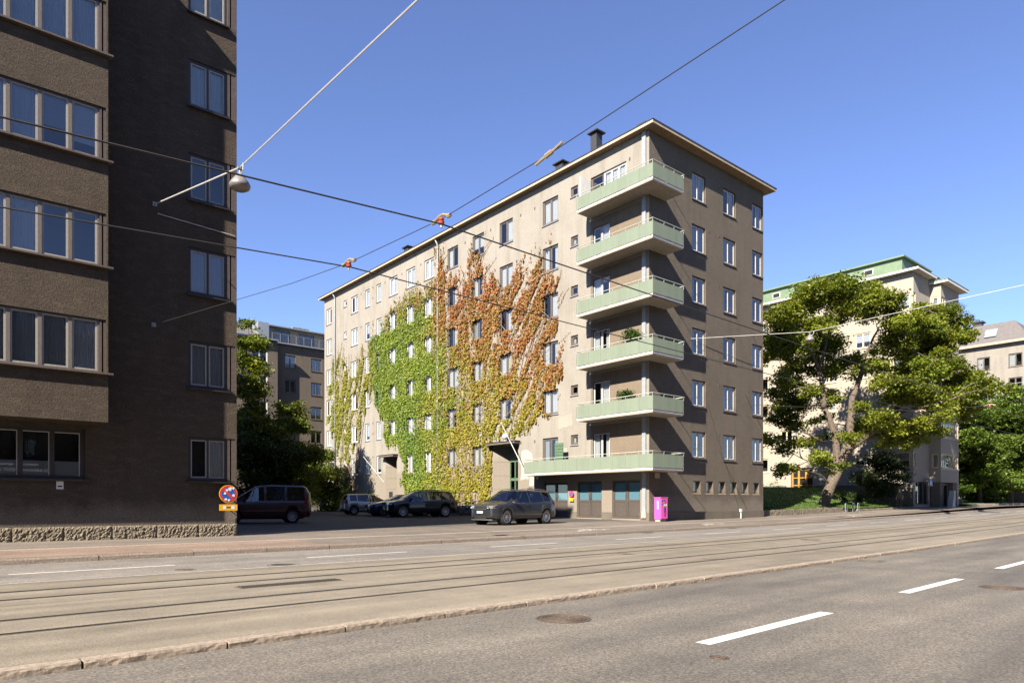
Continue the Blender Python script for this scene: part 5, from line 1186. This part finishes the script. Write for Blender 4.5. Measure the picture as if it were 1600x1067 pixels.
        O('mirror_glass', MB().quad((-.034, sg * .04, -.04), (-.034, sg * .17, -.055), (-.034, sg * .185, .065), (-.034, sg * .05, .065)), 'chrome', mo)
        O('fog_lamp', MB().box(xf + .001, xf + .012, min(sg * wl * .62, sg * wl * .9), max(sg * wl * .62, sg * wl * .9), .36, .45), 'trim', t)
    gy = wl * .54; grl = O('grille', ybox(xf + .002, xf + .012, -gy, gy, zh - .12, zh + .07), 'trim', t)
    for q in range(sp.get('bars', 3)): zq = zh - .1 + q * .16 / max(1, sp.get('bars', 3) - 1); O('grille_bar', ybox(xf + .013, xf + .022, -gy, gy, zq, zq + .014), 'alloy', grl)
    0 and O('badge', MB().lathe([(.055, 0), (.055, .008), (.04, .01), (.001, .01)], 18, axis='y'), 'chrome', grl, (xf + .015, 0, zh - .02), RAD(-90))
    O('lower_intake', ybox(xf + .001, xf + .01, -wl * .55, wl * .55, .3, .47), 'trim', t)
    pl = O('number_plate', MB().box(xf + .012, xf + .02, -.22, .22, sp['plate_z'] - .05, sp['plate_z'] + .055), 'plate', t); O('plate_band', MB().box(xf + .0205, xf + .0215, -.22, -.19, sp['plate_z'] - .055, sp['plate_z'] + .055), 'blue', pl)
    pl = O('number_plate', MB().box(xr - .02, xr - .012, -.26, .26, .75, .86), 'plate', t)
    O('bumper_trim', ybox(xf - .03, xf + .015, -wl * .97, wl * .97, .24, .285), 'trim' if not sp.get('silver_lip') else 'alloy', t); O('bumper_trim', ybox(xr - .015, xr + .03, -wl * .97, wl * .97, .27, .38), 'trim', t)
    # roof rails, window line, side strip
    for sg in (1, -1):
        if sp.get('rails'):
            a, b_ = sp['rails']; pts = [(a + (b_ - a) * q / 8, sg * (Wd * interp(sp['topw'], a + (b_ - a) * q / 8) * .95), interp(sp['top'], a + (b_ - a) * q / 8) + (.055 if 0 < q < 8 else .0)) for q in range(9)]
            O('roof_rail', MB().tube(pts, .017, 6), sp.get('railmat', 'alloy'), t)
        if sp.get('brightline'):
            a, b_ = sp['glass'][0][0], sp['glass'][-1][1]; pts = [(a + (b_ - a) * q / 12, sg * (side_y(a + (b_ - a) * q / 12, interp(sp['belt'], a + (b_ - a) * q / 12) - .005) + .004), interp(sp['belt'], a + (b_ - a) * q / 12)) for q in range(13)]
            O('window_strip', MB().tube(pts, .011, 4), 'chrome', t)
            if sp['brightline'] == 'full':
                pts = [(a + (b_ - a) * q / 12, sg * (Wd * interp(sp['topw'], a + (b_ - a) * q / 12) + .012), interp(sp['top'], a + (b_ - a) * q / 12) - .06) for q in range(1, 13)]; O('window_strip', MB().tube(pts, .011, 4), 'chrome', t)
        if sp.get('strip_z'):
            a, b_ = wheels[1] + ar + .03, wheels[0] - ar - .03; pts = [(x, sg * (side_y(x, sp['strip_z']) + .004), sp['strip_z']) for x in np.linspace(a, b_, 8)]
            O('side_strip', MB().tube(pts, .018, 5), sp.get('stripmat', 'chrome'), t)
    O('underbody', MB().box(xr + .3, xf - .3, -Wd * .82, Wd * .82, zl - .04, zl), 'trim', t)
    for sg in (1, -1): O('wiper', MB().tube([(sp['ws'][1] - .02, sg * .4 - .2, interp(sp['top'], sp['ws'][1]) + .012), (sp['ws'][1] - .22, sg * .4 + .15, interp(sp['top'], sp['ws'][1] - .22) + .02)], .008, 4), 'trim', t)
    done = set()
    for ch in [c for c in t.children] + [g for c in t.children for g in c.children]:
        if ch.data and ch.location.length < 1e-6 and (ch.parent == t or ch.parent.location.length < 1e-6) and ch.data.name not in done and not ch.name.startswith(('wheel', 'interior')): bend(ch.data); done.add(ch.data.name)
    return t
SUV = dict(L=4.8, W=1.94, wheels=(1.47, -1.43), wr=.37, sill=.31, paint='car_grey', lamp_z=.86, tail_z=1.0, plate_z=.62, seats=(.45, -.55), mirror=.95, rails=(.35, -1.85), brightline='low', strip_z=.5, silver_lip=True, spokes=10, bars=2,
  low=[(-2.4, .5), (-2.25, .34), (-1.9, .33), (1.9, .3), (2.2, .3), (2.4, .36)], top=[(-2.4, 1.0), (-2.36, 1.12), (-2.12, 1.42), (-1.98, 1.64), (-1.2, 1.70), (-.2, 1.72), (.5, 1.67), (1.38, 1.12), (2.0, 1.02), (2.3, .93), (2.4, .78)],
  belt=[(-2.4, .95), (-1.9, 1.13), (0, 1.08), (1.3, 1.02), (2.0, .96), (2.4, .74)], topw=[(-2.4, .82), (-1.9, .66), (0, .68), (.5, .68), (1.38, .82), (2.2, .86), (2.4, .8)], plan=[(-2.4, .84), (-2.2, .95), (-1.8, .985), (0, 1), (1.8, .985), (2.15, .94), (2.4, .78)],
  ws=(.5, 1.36), rw=(-2.12, -1.96), glass=((-1.78, -1.28), (-1.2, -.22), (-.14, .95)), doors=((-1.22, -.16), (-.16, .98)))
g1 = make_car('parked_car', (21.2, 25.1, gz(21.2, 25.0)), math.atan2(-.104, -.994), 'dark grey family SUV with silver wheels parked in the sun by the garage doors', SUV); g1.scale = (.95, .95, .95)
BSU = dict(SUV); BSU.update(paint='car_black', L=4.9, W=1.98, brightline='full', strip_z=None, silver_lip=False, bars=2, railmat='trim', rails=(.3, -1.8))
make_car('parked_car', (24.3, 38.4, gz(24.3, 38.4)), math.atan2(.219, -.976), 'black SUV with a bright window outline parked in the shade beside the bicycles', BSU)
SAL = dict(SUV); SAL.update(paint='car_blue', W=1.86, L=4.9, wheels=(1.5, -1.45), wr=.33, sill=.2, lamp_z=.68, tail_z=.85, plate_z=.45, rails=None, strip_z=None, brightline='full', silver_lip=False, seats=(.3, -.6), mirror=.85,
  low=[(-2.45, .4), (-2.2, .25), (1.9, .22), (2.45, .28)], top=[(-2.45, .85), (-2.35, 1.02), (-1.75, 1.10), (-.9, 1.40), (-.3, 1.46), (.2, 1.45), (1.2, 1.0), (2.0, .88), (2.3, .78), (2.45, .62)],
  belt=[(-2.45, .82), (-1.7, .98), (0, .93), (1.2, .88), (2.0, .82), (2.45, .6)], topw=[(-2.45, .8), (-1.75, .8), (-.9, .66), (.2, .66), (1.2, .82), (2.2, .86), (2.45, .8)], ws=(.22, 1.18), rw=(-1.72, -.92), glass=((-1.3, -.5), (-.42, .75)), doors=((-1.15, -.45), (-.45, .85)))
make_car('parked_car', (24.6, 41.4, gz(24.6, 41.4)), math.atan2(.219, -.976), 'dark blue saloon in the shade between the black SUV and the silver hatchback', SAL)
HAT = dict(SUV); HAT.update(paint='car_silver', L=3.9, W=1.66, wheels=(1.25, -1.2), wr=.30, sill=.22, lamp_z=.66, tail_z=.85, tail_h=.18, plate_z=.45, rails=None, brightline=None, strip_z=.5, stripmat='trim', silver_lip=False, seats=(.25, -.55), mirror=.75, spokes=8,
  low=[(-1.95, .36), (-1.8, .26), (1.6, .24), (1.95, .3)], top=[(-1.95, .9), (-1.9, 1.05), (-1.62, 1.38), (-1.3, 1.44), (-.2, 1.47), (.3, 1.43), (1.15, .98), (1.7, .88), (1.95, .68)],
  belt=[(-1.95, .86), (-1.5, .95), (0, .9), (1.1, .86), (1.7, .82), (1.95, .62)], topw=[(-1.95, .8), (-1.5, .68), (.2, .68), (1.15, .84), (1.95, .78)], plan=[(-1.95, .84), (-1.7, .96), (0, 1), (1.5, .97), (1.95, .76)], ws=(.32, 1.12), rw=(-1.88, -1.62), glass=((-1.5, -.98), (-.92, -.12), (-.05, .78)), doors=((-.95, -.08), (-.08, .85)))
make_car('parked_car', (24.1, 45.3, gz(24.1, 45.3) + .06), math.atan2(-.174, .985), 'silver hatchback seen from its rear quarter in front of the hedge', HAT)
VAN = dict(SUV); VAN.update(paint='car_red', L=4.4, W=1.8, wheels=(1.38, -1.3), wr=.32, sill=.24, lamp_z=.78, tail_z=.95, tail_h=.32, plate_z=.48, rails=None, brightline=None, strip_z=.55, stripmat='trim', silver_lip=False, seats=(.3, -.7), mirror=.85, spokes=12,
  low=[(-2.2, .36), (-2.0, .28), (1.8, .26), (2.2, .32)], top=[(-2.2, 1.5), (-2.16, 1.72), (-1.9, 1.81), (-.3, 1.84), (.35, 1.78), (1.35, 1.12), (1.9, .98), (2.2, .72)],
  belt=[(-2.2, 1.08), (0, 1.08), (1.2, 1.02), (1.9, .9), (2.2, .66)], topw=[(-2.2, .84), (0, .84), (.4, .82), (1.35, .84), (2.2, .78)], plan=[(-2.2, .93), (-2.0, .98), (0, 1), (1.7, .97), (2.2, .78)], ws=(.4, 1.32), rw=(-2.3, -2.25), glass=((-2.0, -1.05), (-.95, -.1), (.0, .9)), doors=((-1.0, -.05), (-.05, .95)))
make_car('parked_van', (12.2, 33.6, gz(12.2, 33.6)), math.atan2(.276, -.962), 'dark red passenger van parked in the shade beside the dark brown house', VAN)

# ================================================================== bicycles
def bicycle(loc, rot, label, col, lean=.06):
    t = thing('bicycle', loc, label, 'bicycle', 'bicycles by the creeper wall', rot); t.rotation_euler = (lean, 0, rot); r = .34
    for x in (-.52, .52):
        wo = O('wheel', MB().lathe([(r - .02, 0)] + [(r + .018 * math.cos(a), .018 * math.sin(a)) for a in np.linspace(-PI, PI, 7)], 26, axis='y'), 'tyre', t, (x, 0, r))
        sb = MB()
        for k in range(14): a = 2 * PI * k / 14; sb.tube([(0, .01, 0), (math.cos(a) * r, 0, math.sin(a) * r)], .003, 3, caps=False)
        O('spokes', sb, 'alloy', wo)
    f = MB(); bb, st, hd, hb = (-.06, 0, .29), (-.2, 0, .8), (.36, 0, .86), (.40, 0, .68)
    for a, b_ in ((bb, st), (bb, hb), (st, hd), (hd, hb), (bb, (-.52, .05, r)), (bb, (-.52, -.05, r)), ((-.19, 0, .74), (-.52, .05, r)), ((-.19, 0, .74), (-.52, -.05, r)), (hb, (.52, .05, r)), (hb, (.52, -.05, r))): f.tube([a, b_], .017, 5)
    O('frame', f, col, t)
    O('handlebar', MB().tube([hd, (.37, 0, 1.0)], .014, 5).tube([(.22, .3, 1.02), (.36, .26, 1.03), (.4, 0, 1.02), (.36, -.26, 1.03), (.22, -.3, 1.02)], .014, 5), 'chrome', t)
    O('saddle', MB().add([(-.36, .08, .93), (-.36, -.08, .93), (-.05, -.02, .95), (-.05, .02, .95), (-.34, .07, .88), (-.34, -.07, .88), (-.06, -.015, .91), (-.06, .015, .91)], [(0, 1, 2, 3), (7, 6, 5, 4), (0, 4, 5, 1), (1, 5, 6, 2), (2, 6, 7, 3), (3, 7, 4, 0)]).tube([(-.2, 0, .78), (-.22, 0, .9)], .014, 5), 'trim', t)
    O('mudguard', MB().tube([(-.52 + .37 * math.cos(a), 0, r + .37 * math.sin(a)) for a in np.linspace(.3, 2.8, 9)], .02, 4), 'trim', t)
    O('crank', MB().lathe([(.09, -.01), (.09, .01), (.001, .01)], 14, c=bb, axis='y').tube([(bb[0], .03, bb[2]), (bb[0] + .12, .06, bb[2] - .1)], .012, 4), 'alloy', t)
    return t
bl = [('black city bicycle at the porch end of the row', 'trim'), ('silver framed bicycle next to the black city bicycle', 'alloy'), ('black bicycle with a low frame in the middle of the row', 'trim'), ('dark blue bicycle in the middle of the row', 'blue'), ('dark green bicycle leaning among the others', 'door_green'), ('black bicycle leaning hard against its neighbour', 'trim'), ('dark red bicycle beside the black SUV tail', 'red'), ('grey bicycle at the hedge end of the row', 'zinc')]
for i, (lab, c) in enumerate(bl): y = 36.9 + i * .62; bicycle((28.55 + .12 * (i % 3), y, gz(28.5, y)), RAD(8 * ((i * 7) % 5) - 16) + (PI if i % 3 == 1 else 0), lab, c, RAD(4 + (i * 5) % 7) * (1 if i % 2 else -1))

# ================================================================== street furniture
# pink cabinet
px_, py_ = 30.28, 23.38; t = thing('utility_cabinet', (px_, py_, gz(px_, py_)), 'bright pink painted electrical cabinet with a flower vase picture', 'cabinet')
O('foot', MB().box(-.26, .24, -.12, .2, 0, .13), 'slab', t)
O('body', MB().box(-.3, .3, -.2, .24, .13, 1.28), 'pink', t); O('lid', MB().box(-.32, .32, -.22, .26, 1.281, 1.33), 'pink', t)
O('door', MB().box(-.27, .27, -.215, -.201, .17, 1.25), 'pink', t)
pd = t.children[-1]
def blob(cx, cz, r, mat, y=-.219, n=9, sx=1, sz=1, ph=0): return O('painted_shape', MB().slab_y([(cx + math.cos(a + ph) * r * sx, cz + math.sin(a + ph) * r * sz) for a in np.linspace(0, 2 * PI, n, endpoint=False)], y, -.2155), mat, pd)
blob(.05, .58, .1, 'navy', sx=.8, sz=2.6); blob(.06, .45, .1, 'red', -.221, sx=1.1, sz=.5, ph=.4); blob(.05, .33, .06, 'navy', -.2205)
for i, (cx, cz, r, m_) in enumerate(((-.08, 1.02, .075, 'yellow'), (.06, .98, .06, 'blue'), (.16, .92, .06, 'white'), (0, .9, .05, 'white'), (.17, .84, .045, 'lime'), (-.16, .95, .05, 'navy'), (.1, 1.1, .06, 'red'), (-.16, 1.12, .06, 'navy'), (.0, 1.16, .05, 'navy'), (-.04, .86, .035, 'lime'))): blob(cx, cz, r, m_, -.2195 - i * .0006)
blob(-.08, 1.02, .03, 'trim', -.2275)
O('white_tag', MB().box(-.306, -.301, -.04, .04, .68, 1.12), 'white', t)
# short white post by the street side
px_, py_ = 38.4, 23.5; t = thing('vent_post', (px_, py_, gz(px_, py_)), 'short white capped pipe standing against the street wall', 'post')
O('pipe', MB().tube([(0, 0, 0), (0, 0, .42)], .038, 10), 'pale_frame', t); O('cap', MB().box(-.08, .07, -.06, .06, .42, .6), 'pale_frame', t)
# no-stopping signs
def round_sign(x, y, z, r, facing, label, stickers, pw, mount):
    t = thing('parking_sign', (x, y, z), label, 'traffic sign', rot=facing)
    O('plate', MB().lathe([(.001, .012), (r, .012), (r, -.004), (.001, -.004)][::-1], 32, axis='y'), 'yellow' if stickers else 'red', t)
    O('red_ring', MB().lathe([(r * .94, -.0), (r * .94, -.007), (r * .74, -.007), (r * .74, 0)], 32, axis='y'), 'red', t)
    O('blue_disc', MB().lathe([(r * .73, -.0062), (.001, -.0062)], 32, axis='y'), 'blue', t)
    a = RAD(45); d = r * .76; wv = r * .09
    O('slash', MB().add([(-d * .707 - wv, -.009, d * .707 - wv), (-d * .707 + wv, -.009, d * .707 + wv), (d * .707 + wv, -.009, -d * .707 + wv), (d * .707 - wv, -.009, -d * .707 - wv)], [(0, 3, 2, 1)]), 'red', t)
    O('extra_plate', MB().box(-pw, pw, -.006, .006, -r - .25, -r - .05), 'yellow', t)
    ep = t.children[-1]
    if stickers:
        rr = random.Random(3)
        for k in range(9): cx, cz = rr.uniform(-.7, .7) * r, rr.uniform(-.7, .7) * r; O('sticker', MB().slab_y([(cx + math.cos(q) * .045 * rr.uniform(.6, 1.2), cz + math.sin(q) * .05 * rr.uniform(.6, 1.2)) for q in np.linspace(0, 2 * PI, 7, endpoint=False)], -.0125 - k * .0004, -.010), 'white', t)
        for cx in (-.12, .14): O('sticker', MB().box(cx - .05, cx + .05, -.0085, -.0065, -r - .2, -r - .1), 'white', ep)
        O('plate_text', MB().box(-.06, .07, -.0075, -.0063, -r - .17, -r - .13), 'trim', ep)
    O('bracket', MB().tube([(0, .012, -.05), (0, mount, -.05)], .02, 6).tube([(0, .006, -r - .15), (0, mount, -r - .15)], .015, 6), 'zinc', t)
    return t
round_sign(7.14, 22.72, 1.68, .285, 0, 'sticker covered no stopping sign on the dark brown house corner', True, .28, .18)
round_sign(29.7, 29.74, 1.93, .19, R90, 'small no stopping sign on the pier between the garage doors', False, .17, .1)
# cycle racks by the maple
for i, x in enumerate((54.3, 55.6, 56.5)):
    y = 24.1; t = thing('cycle_rack', (x, y, gz(x, y)), ['steel hoop rack standing clear of the maple trunk', 'steel hoop rack right in front of the maple trunk', 'steel hoop rack nearest the cream house shop'][i], 'bike rack', 'hoop racks at the maple', RAD(15)); O('hoop', MB().tube([(-.35, 0, -.02), (-.35, 0, .62), (-.3, 0, .68), (.3, 0, .68), (.35, 0, .62), (.35, 0, -.02)], .03, 8), 'zinc', t); O('crossbar', MB().tube([(-.35, 0, .35), (.35, 0, .35)], .018, 6), 'zinc', t)
# slanted machine by the shop corner
px_, py_ = 75.6, 23.4; z_ = gz(px_, py_); t = thing('ticket_machine', (px_, py_, z_), 'pale grey slanted machine with a lime panel by the shop corner', 'machine')
O('body', MB().add([(-.55, -.2, 0), (.3, -.2, 0), (.3, .25, 0), (-.55, .25, 0), (.0, -.2, 1.6), (.3, -.2, 1.6), (.3, .25, 1.6), (0, .25, 1.6)], [(0, 1, 5, 4), (1, 2, 6, 5), (2, 3, 7, 6), (3, 0, 4, 7), (4, 5, 6, 7), (3, 2, 1, 0)]), 'hub_grey', t)
O('panel', MB().box(.04, .26, -.215, -.201, .75, 1.45), 'lime', t)
# blue shop sign
t = thing('shop_sign', (73.2, 24.5, 3.35), 'small square blue sign projecting over the shop window', 'sign'); O('board', MB().box(-.4, .4, -.06, .0, -.35, .35), 'blue', t); O('bracket', MB().tube([(0, 0, .3), (0, .52, .3)], .03, 6), 'zinc', t); O('emblem', MB().slab_y([(-.2, -.15), (.05, -.2), (.22, .05), (.02, .02), (-.1, .2)], -.065, -.061), 'white', t)

# ================================================================== a passer-by
def person(loc, rot, label):
    t = thing('person', loc, label, 'person', rot=rot)
    J = dict(pel=((0, 0, .95), .15), spine=((0, .0, 1.2), .15), chest=((.01, 0, 1.38), .17), neck=((.02, 0, 1.52), .06), head=((.04, 0, 1.62), .095), crown=((.04, 0, 1.72), .075),
             hl=((0, .10, .9), .10), kl=((.06, .10, .5), .065), al=((-.12, .10, .09), .045), tl=((.06, .11, .03), .035), hr=((0, -.10, .9), .10), kr=((.02, -.10, .5), .065), ar=((.12, -.10, .09), .045), tr=((.30, -.11, .03), .035),
             sl=((0, .19, 1.42), .065), el=((-.06, .25, 1.14), .045), wl=((.08, .25, .92), .033), fl=((.11, .25, .83), .03), sr=((0, -.19, 1.42), .065), er=((-.03, -.26, 1.14), .045), wr=((.12, -.24, .93), .033), fr=((.15, -.24, .84), .03))
    E_ = [('pel', 'spine'), ('spine', 'chest'), ('chest', 'neck'), ('neck', 'head'), ('head', 'crown'), ('pel', 'hl'), ('hl', 'kl'), ('kl', 'al'), ('al', 'tl'), ('pel', 'hr'), ('hr', 'kr'), ('kr', 'ar'), ('ar', 'tr'), ('chest', 'sl'), ('sl', 'el'), ('el', 'wl'), ('wl', 'fl'), ('chest', 'sr'), ('sr', 'er'), ('er', 'wr'), ('wr', 'fr')]
    ks = list(J); me = bpy.data.meshes.new('body'); me.from_pydata([J[k][0] for k in ks], [(ks.index(a), ks.index(b_)) for a, b_ in E_], [])
    o = bpy.data.objects.new('body', me); C.objects.link(o); sk = o.modifiers.new('skin', 'SKIN'); 
    for k, v in zip(ks, me.skin_vertices[0].data): v.radius = (J[k][1], J[k][1] * (1.15 if k in ('chest', 'spine') else 1)); v.use_root = (k == 'pel')
    o.modifiers.new('ss', 'SUBSURF').levels = 2; o.modifiers['ss'].render_levels = 2
    bpy.context.view_layer.update(); m2 = bpy.data.meshes.new_from_object(o.evaluated_get(bpy.context.evaluated_depsgraph_get())); bpy.data.objects.remove(o)
    for m_ in ('skin', 'shirt', 'trousers', 'trim'): m2.materials.append(M[m_])
    for p in m2.polygons:
        c = p.center; arm = abs(c.y) > .2
        p.material_index = 3 if c.z < .07 else 2 if (c.z < .98 and not arm) else 0 if (c.z > 1.5 or (arm and c.z < 1.18)) else 1; p.use_smooth = True
    O('body', m2, None, t)
    O('hair', MB().lathe([(.082, -.02), (.098, .03), (.085, .09), (.05, .125), (.001, .135)], 14, c=(.025, 0, 1.66)), 'hair', t, smooth=True)
    return t
person((65.0, 24.2, gz(65, 24.2)), RAD(185), 'person in a shade darkened olive shirt and dark trousers walking in the shade')

# ================================================================== overhead wires and lamps
def sag(p0, p1, s, n=14): return [(p0[0] + (p1[0] - p0[0]) * i / n, p0[1] + (p1[1] - p0[1]) * i / n, p0[2] + (p1[2] - p0[2]) * i / n - s * 4 * (i / n) * (1 - i / n)) for i in range(n + 1)]
def wire(name, pts, r, mat, label, cat='cable'): return tag(O(name, MB().tube(pts, r, 5), mat), label, cat)
def uvz(u, v, z): x, y = XY(u, v); return (x, y, z)
def cwz(u): return 6.0 + road_z(u) - (max(5.4, 6.0 - .077 * (6.7 - u)) * -1 + 6.0 if u < 6.7 else 0)
wire('contact_wire', [uvz(u, 9.15, cwz(u)) for u in [-12, -8, -4, 0, 3, 6.7] + list(range(12, 130, 6))], .013, 'cable', 'dark tram contact wire above the track beside the median kerb')
wire('contact_wire', [uvz(u, 12.15, cwz(u) + .05) for u in [-12, -8, -4, 0, 3, 6.7] + list(range(12, 130, 6))], .013, 'cable', 'dark tram contact wire above the track beside the far lane')
def pendant(loc, label, s=1.0):
    t = thing('street_lamp', loc, label, 'street lamp')
    O('shade', MB().lathe([(.02, .02), (.06, -.02), (.1, -.06), (.2, -.19), (.235, -.26), (.228, -.29)], 22), 'lamp_shell', t, smooth=True)
    O('diffuser', MB().lathe([(.228, -.291), (.215, -.33), (.15, -.37), (.001, -.39)], 22), 'lamp_shell', t, smooth=True)
    O('hanger', MB().tube([(0, 0, 0), (0, 0, .12), (.03, .0, .16)], .025, 6).box(-.05, .05, -.05, .05, .1, .16), 'zinc', t)
    O('lead', MB().tube([(0, -.22, .17), (0, -.2, .02), (0, -.14, -.03), (0, -.06, -.03)], .012, 5), 'cable_white', t)
    return t
la = (5.3, 16.05, 8.95); pendant(la, 'grey pendant street lamp hanging in front of the dark brown house')
wire('span_wire', [(5.03, 22.9, 10.47)] + [la[:2] + (la[2] + .15,)] + [(6.0, 9.5, 9.62), (6.6, 0, 10.9), (7.2, -9, 12.4)], .017, 'cable_white', 'pale span wire carrying the lamp by the dark brown house')
lb = (35.2, 17.5, 10.25); pendant(lb, 'grey pendant street lamp hanging before the maple crown')
wire('span_wire', [(33.6, 23.8, 10.95), lb[:2] + (lb[2] + .15,), (36.5, 8.5, 10.95), (37.5, -4, 12.5), (38, -10, 13.4)], .012, 'cable_white', 'pale span wire from the corner house across the street')
lc = (65.0, 18.0, 10.6); pendant(lc, 'grey pendant street lamp hanging before the dense street trees')
wire('span_wire', [(63.0, 26.0, 11.6), lc[:2] + (lc[2] + .15,), (66.4, 8, 11.2), (68, -10, 13.4)], .012, 'cable_white', 'pale span wire by the dense street trees')
# tram cross-span at the dark house with its insulators
cs = [(5.0, 22.88, 6.8), (5.9, 14.5, 6.18), (6.2, 12.4, 6.13), (6.36, 9.4, 6.08), (6.5, 6.95, 6.24), (6.9, 3.7, 6.75), (7.6, -9, 9.4)]
wire('cross_span', cs, .007, 'cable', 'thin dark cross span holding the tram wires')
def insulator(p, label):
    t = thing('insulator', p, label, 'insulator', rot=RAD(-86)); O('bell', MB().lathe([(.02, -.06), (.05, -.05), (.055, -.01), (.035, .0), (.05, .02), (.04, .05), (.001, .06)], 12, c=(0, 0, -.03)), 'ceramic', t)
    O('clamp', MB().tube([(-.22, 0, .0), (-.05, 0, .06), (.05, 0, .06), (.22, 0, .0)], .022, 6).tube([(-.24, 0, .0), (-.16, 0, .0)], .035, 6).tube([(.16, 0, .0), (.24, 0, .0)], .035, 6).tube([(0, 0, -.09), (0, 0, -.14)], .02, 6), 'brass', t)
insulator(cs[2], 'red tram wire insulator over the far track'); insulator(cs[3], 'red tram wire insulator over the near track')
t = thing('span_coupling', (6.5, 6.95, 6.24), 'pale cable coupling on the tram cross span', 'coupling', rot=RAD(-85)); O('sleeve', MB().tube([(-.25, 0, -.06), (-.1, 0, -.02), (.1, 0, .03), (.25, 0, .08)], .02, 6), 'brass', t); O('collar', MB().tube([(-.06, 0, -.01), (.06, 0, .02)], .035, 6), 'brass', t)
# second cross-span further along
c2 = [(39.0, 23.8, 7.6), uvz(40.0, 12.15, 6.2), uvz(40.2, 9.15, 6.2), (42, -10, 9.5)]
wire('cross_span', c2, .010, 'cable', 'thin dark cross span in front of the street wall'); insulator(c2[1], 'small red insulator on the cross span before the maple'); insulator(c2[2], 'small red insulator beside the one before the maple')
for i, (p, lab, m) in enumerate((((5.03, 22.89, 10.47), 'wall hook of the lamp wire on the dark brown house', left), ((5.0, 22.89, 6.8), 'wall hook of the tram span on the dark brown house', left))): O('wall_hook', MB().tube([(0, -.1, 0), (0, .0, 0)], .03, 6).box(-.06, .06, -.01, .0, -.06, .06), 'zinc', m, sub(p, m.location))
wire('feed_cable', [(x, LY - .03, 10.2 - .05 * (x - 5.1) - .006 * (i % 2)) for i, x in enumerate(np.linspace(5.1, 7.4, 12))], .012, 'cable_white', 'thin pale cable clipped along the dark brown house wall')
